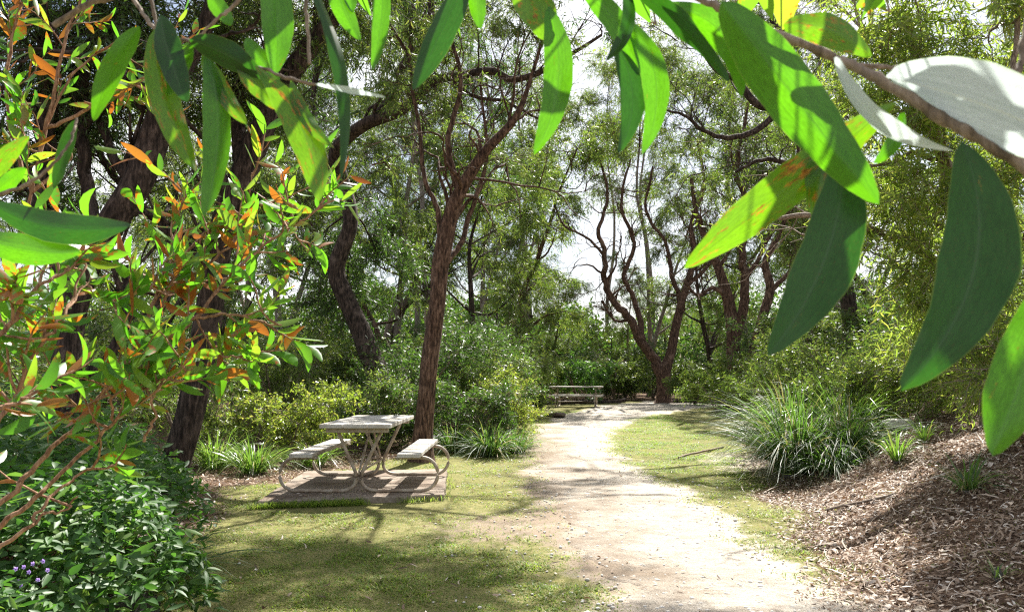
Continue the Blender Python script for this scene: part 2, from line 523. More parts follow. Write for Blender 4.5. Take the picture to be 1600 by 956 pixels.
M['over_shaded'] = overhead_leafmat('overhead_leaf_shaded', (.020, .045, .014), (.03, .14, .006), .14, rough=.42)  # darker copy of the green leaf, shade painted into its colour
M['over_pale'] = overhead_leafmat('overhead_leaf_painted_glare', (.42, .46, .45), (.62, .70, .66), .0, rough=.36, mott=.96)  # pale colour stands in for sun glare on the leaf surface

def simplemat(name, stops, scale=20, rough=.7, bump=.2, spec=.3, stretch=(1, 1, 1), coord='Object', dist=.01, big=None):
    m, t, n, l = newmat(name)
    tcn = N(t, 'ShaderNodeTexCoord')
    mp = N(t, 'ShaderNodeMapping'); mp.inputs['Scale'].default_value = stretch
    l.new(tcn.outputs[coord], mp.inputs['Vector'])
    nz = N(t, 'ShaderNodeTexNoise', Scale=float(scale), Detail=6.0, Roughness=.65)
    l.new(mp.outputs[0], nz.inputs['Vector'])
    c = ramp(t, nz.outputs['Fac'], stops)
    if big:
        n2 = N(t, 'ShaderNodeTexNoise', Scale=big[0], Detail=3.0); l.new(tcn.outputs[coord], n2.inputs['Vector'])
        c = mixc(t, ramp(t, n2.outputs['Fac'], [(.45, (0, 0, 0)), (.65, (1, 1, 1))]), c, big[1])
    p = N(t, 'ShaderNodeBsdfPrincipled', Roughness=rough); p.inputs['Specular IOR Level'].default_value = spec
    l.new(c, p.inputs['Base Color'])
    b = N(t, 'ShaderNodeBump', Strength=bump, Distance=dist)
    l.new(nz.outputs['Fac'], b.inputs['Height']); l.new(b.outputs[0], p.inputs['Normal'])
    o = N(t, 'ShaderNodeOutputMaterial'); l.new(p.outputs[0], o.inputs['Surface'])
    return m
M['plank'] = simplemat('weathered_plank', [(.3, (.30, .275, .24)), (.5, (.50, .47, .42)), (.72, (.68, .65, .59))], 9, .75, .5, .25, (14, .8, 14), dist=.008, big=(3.2, (.33, .29, .24)))
M['tube'] = simplemat('painted_tube', [(.3, (.30, .25, .19)), (.6, (.45, .385, .30)), (.75, (.54, .47, .38))], 30, .5, .15, .4, big=(9.0, (.27, .20, .14)))
M['concrete'] = simplemat('old_concrete', [(.3, (.16, .125, .095)), (.55, (.27, .22, .175)), (.75, (.38, .33, .27))], 26, .9, .5, .2, big=(2.0, (.15, .11, .08)))
M['rock'] = simplemat('pale_rock', [(.3, (.42, .39, .34)), (.55, (.62, .58, .52)), (.75, (.76, .72, .66))], 14, .85, .6, .2, dist=.02)
M['log'] = simplemat('grey_log', [(.3, (.04, .035, .03)), (.55, (.11, .10, .09)), (.75, (.24, .22, .2))], 20, .9, .7, .2, (1, .2, 1), dist=.02)
M['bolt'] = simplemat('steel_bolt', [(.3, (.2, .19, .18)), (.7, (.4, .38, .36))], 60, .5, .1, .5)

def sandcolor(t, g):
    n, l = t.nodes, t.links
    def noise(s, d=5, r=.6):
        q = N(t, 'ShaderNodeTexNoise', Scale=float(s), Detail=float(d), Roughness=r); l.new(g.outputs['Position'], q.inputs['Vector']); return q.outputs['Fac']
    n1, n2, n3 = noise(1.1, 6, .65), noise(7, 5, .65), noise(90, 4, .7)
    sand = ramp(t, n3, [(.3, (.28, .24, .19)), (.5, (.46, .41, .34)), (.7, (.62, .57, .50))])
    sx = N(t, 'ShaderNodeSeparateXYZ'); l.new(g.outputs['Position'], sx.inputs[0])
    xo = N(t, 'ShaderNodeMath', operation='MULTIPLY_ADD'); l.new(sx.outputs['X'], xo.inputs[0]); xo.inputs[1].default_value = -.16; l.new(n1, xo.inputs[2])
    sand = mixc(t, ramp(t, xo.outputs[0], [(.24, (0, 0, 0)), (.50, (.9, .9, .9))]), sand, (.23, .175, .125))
    sand = mixc(t, ramp(t, n2, [(.50, (0, 0, 0)), (.72, (.6, .6, .6))]), sand, (.24, .185, .14))
    v = N(t, 'ShaderNodeTexVoronoi', Scale=60.0); l.new(g.outputs['Position'], v.inputs['Vector'])
    sand = mixc(t, ramp(t, v.outputs['Distance'], [(.10, (.5, .5, .5)), (.2, (0, 0, 0))]), sand, (.20, .155, .12))
    ad = N(t, 'ShaderNodeMath', operation='MULTIPLY_ADD'); l.new(n2, ad.inputs[0]); ad.inputs[1].default_value = 2.5; l.new(n3, ad.inputs[2])
    return sand, ad.outputs[0]

def groundmat():
    m, t, n, l = newmat('ground_soil')
    g = N(t, 'ShaderNodeNewGeometry')
    al = N(t, 'ShaderNodeAttribute', attribute_name='m_litter')
    as_ = N(t, 'ShaderNodeAttribute', attribute_name='m_sand')
    def noise(s, d=5, r=.6):
        q = N(t, 'ShaderNodeTexNoise', Scale=float(s), Detail=float(d), Roughness=r); l.new(g.outputs['Position'], q.inputs['Vector']); return q.outputs['Fac']
    n1, n2, n3 = noise(1.3), noise(9), noise(70, 4, .7)
    grass = ramp(t, n2, [(.3, (.055, .08, .016)), (.55, (.14, .15, .04)), (.75, (.27, .24, .09))])
    grass = mixc(t, ramp(t, n3, [(.4, (0, 0, 0)), (.65, (1, 1, 1))]), grass, (.27, .23, .11))
    v = N(t, 'ShaderNodeTexVoronoi', Scale=42.0); l.new(g.outputs['Position'], v.inputs['Vector'])
    sep = N(t, 'ShaderNodeSeparateColor'); l.new(v.outputs['Color'], sep.inputs[0])
    lit = ramp(t, sep.outputs[0], [(0, (.06, .035, .02)), (.35, (.16, .095, .055)), (.7, (.29, .19, .12)), (1, (.46, .34, .24))])
    lit = mixc(t, ramp(t, n3, [(.35, (.0, .0, .0)), (.6, (.6, .6, .6))]), (.08, .05, .035), lit)
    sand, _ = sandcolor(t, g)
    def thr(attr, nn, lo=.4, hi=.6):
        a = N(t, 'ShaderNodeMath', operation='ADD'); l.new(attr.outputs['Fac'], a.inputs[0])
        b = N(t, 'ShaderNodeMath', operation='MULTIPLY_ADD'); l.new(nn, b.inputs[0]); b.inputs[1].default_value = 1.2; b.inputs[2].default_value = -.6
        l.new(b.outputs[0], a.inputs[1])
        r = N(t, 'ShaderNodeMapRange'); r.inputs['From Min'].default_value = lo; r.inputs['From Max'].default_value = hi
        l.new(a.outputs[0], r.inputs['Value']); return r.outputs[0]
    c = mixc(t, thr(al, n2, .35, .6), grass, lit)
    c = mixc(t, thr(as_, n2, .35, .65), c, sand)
    p = N(t, 'ShaderNodeBsdfPrincipled', Roughness=.95); p.inputs['Specular IOR Level'].default_value = .1
    l.new(c, p.inputs['Base Color'])
    b = N(t, 'ShaderNodeBump', Strength=.8, Distance=.02); l.new(n3, b.inputs['Height']); l.new(b.outputs[0], p.inputs['Normal'])
    o = N(t, 'ShaderNodeOutputMaterial'); l.new(p.outputs[0], o.inputs['Surface'])
    return m
M['ground'] = groundmat()

def pathmat():
    m, t, n, l = newmat('sandy_path')
    g = N(t, 'ShaderNodeNewGeometry')
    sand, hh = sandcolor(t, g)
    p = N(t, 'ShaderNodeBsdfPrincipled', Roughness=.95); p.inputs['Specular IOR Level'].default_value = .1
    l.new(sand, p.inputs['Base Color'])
    b = N(t, 'ShaderNodeBump', Strength=.9, Distance=.025); l.new(hh, b.inputs['Height']); l.new(b.outputs[0], p.inputs['Normal'])
    o = N(t, 'ShaderNodeOutputMaterial'); l.new(p.outputs[0], o.inputs['Surface'])
    return m
M['path'] = pathmat()

# ------------------------------------------------------------------ ground and path
PC = np.array([(2.0, 1.3, .9), (4.1, 1.28, .88), (4.84, 1.22, .78), (5.8, 1.15, .78), (7.15, 1.15, .86), (8.8, 1.1, .84), (10, .98, .8), (13.6, 1.0, .74),
               (16.7, 1.25, .9), (21.5, 2.6, 1.3), (25, 4.4, 1.9), (27.3, 5.4, 2.4), (31, 7.8, 2.6), (40, 16, 2.0)])
def path_d(x, y):
    """signed: <0 inside the path, in metres"""
    c = np.interp(y, PC[:, 0], PC[:, 1]); h = np.interp(y, PC[:, 0], PC[:, 2]) * .84
    return np.abs(x - c) - h - .16 * vnoise(x, y, 1.3, 4) - .10 * vnoise(x, y, 4.1, 6)

def axis(a, b, fine, far0, far1):
    mid = np.arange(a, b, fine)
    lo = [mid[0]]; s = fine
    while lo[-1] > far0: s *= 1.18; lo.append(lo[-1] - s)
    hi = [mid[-1]]; s = fine
    while hi[-1] < far1: s *= 1.18; hi.append(hi[-1] + s)
    return np.concatenate([lo[::-1][:-1], mid, hi[1:]])
xs = axis(-7, 9, .09, -500, 500); ys = axis(2.5, 18, .09, -60, 900)
XX, YY = np.meshgrid(xs, ys)
ZZ = hgt(XX, YY)
idx = np.arange(XX.size).reshape(XX.shape)
mb = MB()
mb.add(np.stack([XX, YY, ZZ], -1).reshape(-1, 3), np.stack([idx[:-1, :-1], idx[:-1, 1:], idx[1:, 1:], idx[1:, :-1]], -1).reshape(-1, 4))
ground = tag(mb.build('ground', M['ground']), kind='structure')
def litter_mask(x, y):
    bf = bank_foot(y)
    d = x - bf
    a = np.clip((d + .25 + .3 * vnoise(x, y, 1.1, 7)) / .5, 0, 1)
    edge = np.interp(y, [0, 4, 6, 7.5, 9, 11, 14, 20, 30], [-1.9, -2.0, -2.5, -2.7, -3.0, -1.9, -.9, -.2, -1.5])
    b = np.clip((edge - x + .3 * vnoise(x, y, 1.3, 8)) / .5, 0, 1)
    c = np.clip((y - 31) / 2, 0, 1)
    return np.maximum(np.maximum(a, b), c)
a1 = ground.data.attributes.new('m_litter', 'FLOAT', 'POINT'); a1.data.foreach_set('value', litter_mask(XX, YY).ravel().astype(np.float32))
pd = path_d(XX, YY)
sm = np.clip(1.0 - (pd + .05) / .5, 0, 1.0)
sm = np.maximum(sm, .8 * np.exp(-(((XX - .2) / 1.1) ** 2 + ((YY - 6.6) / .9) ** 2)))
sm = np.maximum(sm, .8 * np.exp(-(((XX - 3.6) / .8) ** 2 + ((YY - 11.2) / 2.2) ** 2)))
a2 = ground.data.attributes.new('m_sand', 'FLOAT', 'POINT'); a2.data.foreach_set('value', sm.ravel().astype(np.float32))

# path: a sheet a few millimetres above, ragged edges from the same distance function
mb = MB()
rows = []; yv = np.concatenate([np.arange(2.0, 18, .06), np.arange(18, 38, .25)])
NU = 30
for y in yv:
    c = np.interp(y, PC[:, 0], PC[:, 1]); h = np.interp(y, PC[:, 0], PC[:, 2]) * .84
    lx = c - h - .16 * vnoise(c - h, y, 1.3, 4) - .10 * vnoise(c - h, y, 4.1, 6) 
    rx = c + h + .16 * vnoise(c + h, y, 1.3, 4) + .10 * vnoise(c + h, y, 4.1, 6) 
    xx = np.linspace(lx, rx, NU)
    ed = np.minimum(np.arange(NU), np.arange(NU)[::-1])
    rows.append(np.stack([xx, np.full(NU, y), hgt(xx, np.full(NU, y)) + np.select([ed == 0, ed == 1], [-.03, -.002], .007)], -1))
rows = np.array(rows)
# follow the ground sheet exactly where it is fine enough
idx = np.arange(rows.shape[0] * NU).reshape(-1, NU)
mb.add(rows.reshape(-1, 3), np.stack([idx[:-1, :-1], idx[:-1, 1:], idx[1:, 1:], idx[1:, :-1]], -1).reshape(-1, 4))
tag(mb.build('path', M['path']), kind='structure')

# ------------------------------------------------------------------ grass, litter (stuff)
def scatter(n, x0, x1, y0, y1, pw=1.0):
    """denser near the camera"""
    x = rng.uniform(x0, x1, n)
    u = rng.random(n)
    y = y0 + (y1 - y0) * u ** pw
    return x, y

def rand_dirs(n, up):
    a = rng.uniform(0, 2 * math.pi, n)
    d = np.stack([np.cos(a), np.sin(a), np.full(n, up) * rng.uniform(.5, 1.4, n)], -1)
    return unit(d), a

def on_slab(x, y):
    return (x > -2.62) & (x < -.62) & (y > 7.35) & (y < 10.2)

def grass_layer(name, mat, n, x0, x1, y0, y1, dens, L, W, label=None, pw=1.6):
    x, y = scatter(n, x0, x1, y0, y1, pw)
    k = rng.random(n) < dens(x, y)
    k &= ~on_slab(x, y)
    x, y = x[k], y[k]; m = len(x)
    d, a = rand_dirs(m, 1.1)
    pos = np.stack([x, y, hgt(x, y) - .004], -1)
    side = np.stack([-np.sin(a), np.cos(a), np.zeros(m)], -1)
    far = 1 + np.clip((y - 6) / 14, 0, 1.2)
    hp = np.clip(.5 + .6 * vnoise(x, y, 3.1, 12), .3, 1.2)
    mb = MB()
    add_leaves(mb, pos, d, side, L * rng.uniform(.5, 1.3, m) * hp, W * far * rng.uniform(.7, 1.2, m), 'sickle', 0, .35, rnd=np.clip(rng.random(m) * .7 + .25 * (1 + vnoise(x, y, .8, 3)) * .6, 0, 1))
    o = mb.build(name, mat)
    return tag(o, kind='stuff')
def d_grass(x, y):
    v = np.clip((path_d(x, y) + .12) / .5, 0, 1) * np.clip(1.1 - litter_mask(x, y), 0, 1)
    s = .8 * np.exp(-(((x - .2) / 1.1) ** 2 + ((y - 6.6) / .9) ** 2))
    v = v * np.clip(1 - s, 0, 1) * np.clip(.7 + .8 * vnoise(x, y, 1.9, 5), .1, 1)
    return v
def d_green(x, y):
    # greener patches: lower left, the strip between path and bank
    g = np.exp(-(((x + 1.2) / 1.8) ** 2 + ((y - 4.9) / 1.3) ** 2)) + np.exp(-(((x - 2.7) / .8) ** 2 + ((y - 12) / 3.0) ** 2)) + .6 * np.exp(-(((x - 3.5) / 1.5) ** 2 + ((y - 19) / 4.0) ** 2)) + .35
    return np.clip(g, 0, 1) * d_grass(x, y)
tag(grass_layer('dry_grass', M['grass'], 360000, -3.6, 3.5, 3.4, 20, d_grass, .06, .007), 'short straw coloured lawn grass beside the sandy path', 'grass')
tag(grass_layer('green_grass', M['grass_green'], 520000, -3.6, 4.5, 3.4, 24, d_green, .075, .0075), 'short green lawn grass in the shade at the front', 'grass')
def d_pathgrass(x, y):
    pdv = path_d(x, y)
    return ((pdv < .15) & (pdv > -.6)) * np.clip(.25 + .9 * vnoise(x, y, 2.3, 15) + .5 * vnoise(x, y, 7, 3), 0, 1) * np.clip(1 + pdv * 1.2, 0, 1)
tag(grass_layer('sparse_grass', M['grass'], 90000, -.5, 3.5, 3.6, 20, d_pathgrass, .035, .006), 'thin dry tufts of grass along the path edge', 'grass')

def litter_layer(name, n, x0, x1, y0, y1, dens, L, W, lift=.012, pw=1.5):
    x, y = scatter(n, x0, x1, y0, y1, pw)
    k = (rng.random(n) < dens(x, y)) & ~on_slab(x, y)
    x, y = x[k], y[k]; m = len(x)
    a = rng.uniform(0, 2 * math.pi, m)
    e = .08
    gx = (hgt(x + e, y) - hgt(x - e, y)) / (2 * e); gy = (hgt(x, y + e) - hgt(x, y - e)) / (2 * e)
    nn = unit(np.stack([-gx, -gy, np.ones(m)], -1) + rng.normal(size=(m, 3)) * .33)
    d = np.stack([np.cos(a), np.sin(a), np.zeros(m)], -1)
    d = unit(d - (d * nn).sum(1, keepdims=True) * nn)
    side = np.cross(nn, d)
    l_ = L * rng.uniform(.35, 1.5, m)
    pos = np.stack([x, y, hgt(x, y) + rng.uniform(.004, lift, m)], -1) - d * l_[:, None] * .5
    mb = MB()
    add_leaves(mb, pos, d, side, l_, W * rng.uniform(.5, 1.4, m), 'sickle', rng.normal(0, .2, m), rng.normal(0, .12, m), fold=.18)
    return tag(mb.build(name, M['dead_leaf']), kind='stuff')
tag(litter_layer('leaf_litter', 230000, 1.6, 9.5, 3.4, 16, lambda x, y: litter_mask(x, y) * (.7 + .35 * vnoise(x, y, 1.5, 3)), .042, .011, .022, 1.35), 'brown dead leaves and bark chips covering the bank', 'leaf litter')
tag(litter_layer('bark_strips', 9000, 1.7, 9, 3.4, 13, lambda x, y: litter_mask(x, y) * .9, .15, .011, .04, 1.3), 'long strips of shed bark and twigs lying on the bank', 'bark litter')
tag(litter_layer('leaf_litter', 16000, 1.6, 9, 3.4, 12, lambda x, y: litter_mask(x, y) * np.clip(.5 + .9 * vnoise(x, y, 2.2, 6), 0, 1), .04, .028, .035, 1.3), 'broad crumpled dead leaves heaped in patches on the bank', 'leaf litter')
tag(litter_layer('leaf_litter', 26000, -5, -1.4, 3.6, 14, lambda x, y: litter_mask(x, y), .06, .016), 'dead leaves under the shrubs beside the picnic slab', 'leaf litter')
tag(litter_layer('leaf_litter', 9000, -3, 4, 3.6, 20, lambda x, y: .16 + .12 * vnoise(x, y, 1.1, 5), .06, .015, .03), 'scattered dead leaves lying on the lawn and path', 'leaf litter')

# ------------------------------------------------------------------ picnic tables on tube frames
def fillet(pts, r, n=7):
    """round the corners of a polyline (list of 3D) with radius-like offsets r per corner"""
    out = [np.array(pts[0], float)]
    for i in range(1, len(pts) - 1):
        a, b, c = [np.array(q, float) for q in pts[i - 1:i + 2]]
        u = unit(a - b); v = unit(c - b)
        ri = r[i - 1]
        p0 = b + u * ri; p2 = b + v * ri
        for t in np.linspace(0, 1, n):
            out.append((1 - t) ** 2 * p0 + 2 * t * (1 - t) * b + t * t * p2)
    out.append(np.array(pts[-1], float))
    return np.array(out)

def frame_path(s, y):
    """one bent tube: table top -> crosses down to the middle -> along the ground -> loops up under the bench"""
    pts = []
    pts += [(s * .235, y, .655)]
    # straight leg down towards the middle
    leg_end = np.array([s * .035, y, .22])
    pts += [tuple(leg_end)]
    # bottom bend: leg direction down-inward then sweep outward along the ground
    P0 = leg_end; P1 = np.array([s * .0, y, .10]); P2 = np.array([s * .055, y, .024]); P3 = np.array([s * .20, y, .022])
    for t in np.linspace(.12, 1, 9):
        pts.append(tuple((1 - t) ** 3 * P0 + 3 * t * (1 - t) ** 2 * P1 + 3 * t * t * (1 - t) * P2 + t ** 3 * P3))
    # ground run and the round loop
    cx, cz, r = .675, .197, .175
    pts.append((s * .5, y, .022))
    for a in np.linspace(-90, 90, 17):
        pts.append((s * (cx + r * math.cos(R(a))), y, cz + r * math.sin(R(a))))
    pts.append((s * .45, y, .372))
    return np.array(pts)

def make_table():
    t = empty('picnic_table', (0, 0, 0), 'weathered picnic table with curled tan tube legs and two attached benches, on the near slab', 'picnic table')
    # origin: centre at ground; long axis = Y, length 1.85
    top = MB()
    for i in range(3):
        top.box((-.254 + .254 * i, 0, .722), (.244, 1.86, .044), bev=.006)
    tt = top.build('tabletop', M['plank'], t, smooth=False)
    for y in (-.80, .80):
        b = MB(); b.box((0, y, .674), (.66, .07, .05), bev=.006); b.build('batten', M['tube'], t, smooth=False)
    for s in (-1, 1):
        b = MB(); b.box((s * .565, 0, .416), (.245, 1.86, .044), bev=.006)
        seat = b.build('bench_seat', M['plank'], t, smooth=False)
        for y in (-.80, .80):
            c = MB(); c.box((s * .545, y, .383 + .0), (.25, .06, .018), bev=.003); c.build('seat_batten', M['tube'], t, smooth=False)
    for y in (-.675, .675):
        for s in (-1, 1):
            b = MB(); p = frame_path(s, y + .012 * s)
            b.tube(p, np.full(len(p), .0195), 12)
            b.build('leg', M['tube'], t)
    b = MB()
    b.tube([(0, -.675, .20), (0, 0, .21), (0, .675, .20)], [.012] * 3, 8)
    b.tube([(0, -.67, .22), (0, -.35, .44), (0, -.05, .66)], [.012] * 3, 8)
    b.tube([(0, .67, .22), (0, .35, .44), (0, .05, .66)], [.012] * 3, 8)
    b.build('brace', M['tube'], t)
    b = MB()
    for y in (-.836,):
        for x in (-.09, .02):
            b.tube([(x, y + .004, .672), (x, y - .006, .672)], [.009, .009], 8)
    b.build('bolt', M['bolt'], t)
    return t
SLAB_T = .065
TAB = np.array([-1.65, 8.78])
tab = make_table()
tab.location = (TAB[0], TAB[1], SLAB_T)
far_table = place(tab, onground(2.28, 26.3, -.01), rz=R(80), label='distant weathered picnic table seen side on at the back edge of the clearing')

# slab
mb = MB()
import bmesh
bm = bmesh.new()
co = [(-2.56, 7.55), (-.72, 8.0), (-.88, 10.2), (-2.74, 9.95)]
nseg = 26
ring = []
for i in range(4):
    a, b = np.array(co[i]), np.array(co[(i + 1) % 4])
    for k in range(nseg):
        q = a + (b - a) * k / nseg
        q = q + rng.normal(0, .006, 2)
        ring.append(q)
ring = np.array(ring); n_ = len(ring)
cen = ring.mean(0)
lv = [(-.12, 1.0), (SLAB_T - .012, 1.0), (SLAB_T, .992), (SLAB_T + .001, .5)]
V = []
for z, s_ in lv:
    V.append(np.column_stack([cen + (ring - cen) * s_, np.full(n_, z)]))
V = np.concatenate(V + [np.array([[cen[0], cen[1], SLAB_T + .001]])])
Fq = []
for k in range(len(lv) - 1):
    for i in range(n_):
        j = (i + 1) % n_
        Fq.append((k * n_ + i, k * n_ + j, (k + 1) * n_ + j, (k + 1) * n_ + i))
mb.add(V, Fq)
mb.add(np.concatenate([V[-1 - n_:-1], V[-1:]]), [(i, (i + 1) % n_, n_) for i in range(n_)])
tag(mb.build('concrete_slab', M['concrete'], smooth=False), 'low weathered concrete slab under the near picnic table', 'slab')
bm.free()

# ------------------------------------------------------------------ crowns
def make_crown(tw, lf, blobs, limb_pts, st, keep=True, local=None):
    """tw: MB of twigs, lf: MB of leaves; blobs: (centre, (rx,ry,rz), sprays)"""
    off = np.zeros(3) if local is None else np.asarray(local, float)
    LP = np.asarray(limb_pts, float).reshape(-1, 3)
    for (c, rad, ns) in blobs:
        ns = int(ns * st.get('mul', 3.4))
        c = np.asarray(c, float); rad = np.asarray(rad, float) * np.ones(3)
        dd = np.linalg.norm((LP - c) * np.array([1, 1, 1.0]), axis=1) + .5 * np.maximum(LP[:, 2] - c[2], 0)
        a = LP[np.argmin(dd)]
        mid = (a + c) / 2 + np.array([0, 0, .12 * np.linalg.norm(c - a)])
        pts = spline([a, mid, c], 9)
        pts = wobble(pts, .035 * np.linalg.norm(c - a) / 2 + .01)
        r0 = st.get('br', .018) * (1 + .35 * np.linalg.norm(c - a))
        tw.tube(pts - off, np.linspace(r0, r0 * .45, 9), 5, cap=False)
        # sub-branches
        nb = max(4, ns // 14)
        u = unit(rng.normal(size=(nb, 3)) * np.array([1, 1, .8]))
        e = c + u * rad * rng.uniform(.6, 1.0, (nb, 1))
        st_i = rng.integers(4, 9, nb)
        s0 = pts[st_i]
        tt = np.linspace(0, 1, 6)[None, :, None]
        ctrl = (s0 + e) / 2 + rng.normal(size=(nb, 3)) * rad * .16 + np.array([0, 0, .1]) * rad[2]
        sb = (1 - tt) ** 2 * s0[:, None] + 2 * tt * (1 - tt) * ctrl[:, None] + tt ** 2 * e[:, None]
        sb = sb + rng.normal(size=sb.shape) * .02 * rad.mean() * (tt > 0)
        tw.tube(sb - off, np.linspace(r0 * .42, r0 * .13, 6)[None].repeat(nb, 0), 4, cap=False)
        # sprays along sub-branches
        bi = rng.integers(0, nb, ns); f = rng.uniform(.3, 1, ns) * 5
        i0 = np.minimum(f.astype(int), 4); fr = (f - i0)[:, None]
        sp = sb[bi, i0] * (1 - fr) + sb[bi, i0 + 1] * fr
        od = unit(unit(sp - c) * .8 + rng.normal(size=(ns, 3)) * .55 + np.array([0, 0, st.get('lift', 0.1)]))
        if keep:
            k = lit_keep(sp + od * st['ls'] * .5)
            sp, od = sp[k], od[k]
        n = len(sp)
        if n == 0: continue
        ls = st['ls'] * rng.uniform(.6, 1.3, n)
        K = 5
        tk = np.linspace(0, 1, K)[None, :, None]
        line = sp[:, None] + od[:, None] * ls[:, None, None] * tk + np.array([0, 0, -1.]) * (st['droop'] * ls)[:, None, None] * tk ** 2 + rng.normal(size=(n, K, 3)) * .015 * (tk > 0)
        tw.tube(line - off, np.linspace(r0 * .12, r0 * .04, K)[None].repeat(n, 0) + .0012, 3, cap=False)
        nl = st['nl']
        tl = (np.arange(nl) + rng.random((n, nl))) / nl * .95 + .05
        fi = tl * (K - 1); j0 = np.minimum(fi.astype(int), K - 2); ff = (fi - j0)[..., None]
        ar = np.arange(n)[:, None]
        pos = line[ar, j0] * (1 - ff) + line[ar, j0 + 1] * ff
        td = unit(line[ar, j0 + 1] - line[ar, j0])
        rd = rng.normal(size=pos.shape)
        ld = unit(td * st.get('along', .6) + unit(rd) * st.get('spread', .8) + np.array([0, 0, -1.]) * st.get('hang', .4))
        sd_ = rng.normal(size=pos.shape)
        if st.get('flat'):   # leaf blades roughly horizontal
            sd_ = np.cross(ld, np.array([0, 0, 1.])) + .45 * rng.normal(size=pos.shape)
        pos = pos.reshape(-1, 3); m = len(pos)
        rndv = np.clip(rng.random(m) * .75 + .25 * np.repeat(rng.random(n), nl), 0, 1)
        add_leaves(lf, pos - off, ld.reshape(-1, 3), sd_.reshape(-1, 3), st['L'] * rng.uniform(.6, 1.25, m), st['W'] * rng.uniform(.7, 1.2, m), st.get('kind', 'rhomb'),
                   rng.normal(0, st.get('bend', .15), m), rng.uniform(0, .2, m), st.get('fold', .1), rnd=rndv)

ST_EUC = dict(mul=4.0, L=.12, W=.02, nl=15, ls=.5, droop=.3, hang=.4, along=.5, spread=.85, mat='leaf_olive', br=.016)
ST_FAR = dict(L=.17, W=.034, nl=14, ls=.6, droop=.3, hang=.35, along=.5, spread=.8, mat='leaf_olive', br=.02)
ST_WAT = dict(mul=1.25, L=.125, W=.018, nl=15, ls=.42, droop=.25, hang=.12, along=.6, spread=.95, mat='leaf_wattle', br=.012, kind='sickle', bend=.3)
ST_FEA = dict(L=.07, W=.008, nl=26, ls=.45, droop=.35, hang=.15, along=.9, spread=.8, mat='leaf_bright', br=.014)
ST_SHR = dict(L=.075, W=.022, nl=14, ls=.32, droop=.1, hang=.1, along=.5, spread=.9, mat='leaf_olive', br=.008, lift=.4)
ST_YEL = dict(ST_SHR, mat='leaf_yellow', L=.07, W=.02)
ST_BRS = dict(ST_SHR, mat='leaf_bright', L=.08, W=.017)
ST_GLO = dict(L=.062, W=.034, nl=9, ls=.2, droop=.1, hang=.05, along=.4, spread=.9, mat='leaf_glossy', br=.006, kind='ovate', flat=True, lift=.5, fold=.12)

def tree(name, base, limbs, blobs, st, label, cat='tree', group=None, bark='bark', keep=True, lump=.10, subs=6, crown='crown'):
    """limbs[0] is the trunk; each limb a list of (point, radius)"""
    base = np.asarray(base, float)
    t = empty(name, base, label, cat, group)
    allp = []
    tw = MB(); lf = MB()
    for i, lb in enumerate(limbs):
        ctrl = np.array([np.append(p, r) for p, r in lb])
        n = max(10, len(lb) * 7)
        s = spline(ctrl, n)
        pts, rad = s[:, :3], np.maximum(s[:, 3], .004)
        if i: pts = wobble(pts, rad.mean() * .22)
        if i == 0:   # root flare
            fl = np.exp(-np.linspace(0, 1, n) * n * .5)
            rad = rad * (1 + .45 * fl)
        sides = 14 if rad.max() > .09 else 9 if rad.max() > .03 else 6
        if rad.max() > .03 or len(limbs) < 4:
            m = MB()
            m.tube(pts - base, rad, sides, lump=lump)
            m.build('trunk' if i == 0 else 'limb', M[bark], t)
        else:
            tw.tube(pts - base, rad, sides)
        allp.append(pts[len(pts) // 3 if i == 0 else 1:])
        # crooked side branches off the limb
        if subs:
            for k in range(subs if rad.max() > .02 else subs // 2):
                j = rng.integers(int(len(pts) * .45), len(pts) - 1)
                r0 = rad[j] * rng.uniform(.25, .5)
                ln = rng.uniform(.6, 1.8) * (1 + 3 * rad[j])
                tdir = unit(pts[j] - pts[j - 1])
                dr = unit(tdir * .6 + rng.normal(size=3) * .6 + np.array([0, 0, .45]))
                q = [pts[j]]
                for s_ in range(8):
                    dr = unit(dr + rng.normal(size=3) * .28 + np.array([0, 0, .05]))
                    q.append(q[-1] + dr * ln / 8)
                q = np.array(q)
                tw.tube(q - base, np.linspace(r0, .003, 9), 5)
                for k2 in range(3):
                    jj = rng.integers(2, 8); d2 = unit(dr + rng.normal(size=3) * .9); q2 = [q[jj]]
                    for s_ in range(6):
                        d2 = unit(d2 + rng.normal(size=3) * .3); q2.append(q2[-1] + d2 * ln * .09)
                    tw.tube(np.array(q2) - base, np.linspace(r0 * .4 + .001, .002, 7), 4, cap=False)
                allp.append(q[3:])
    lp = np.concatenate(allp)
    if blobs: make_crown(tw, lf, blobs, lp, st, keep, local=base)
    if tw.n: tw.build('branches', M['bark' if bark == 'bark' else bark], t)
    if lf.n: lf.build(crown, M[st['mat']], t)
    return t

def B(px, py, D, r, ns, rz=None):
    """blob seen at a pixel"""
    return (P(px, py, D), (r, r, rz or r * .75), ns)

def gp(px, D, dz=-.05):
    q = P(px, 600, D); return onground(q[0], D, dz)

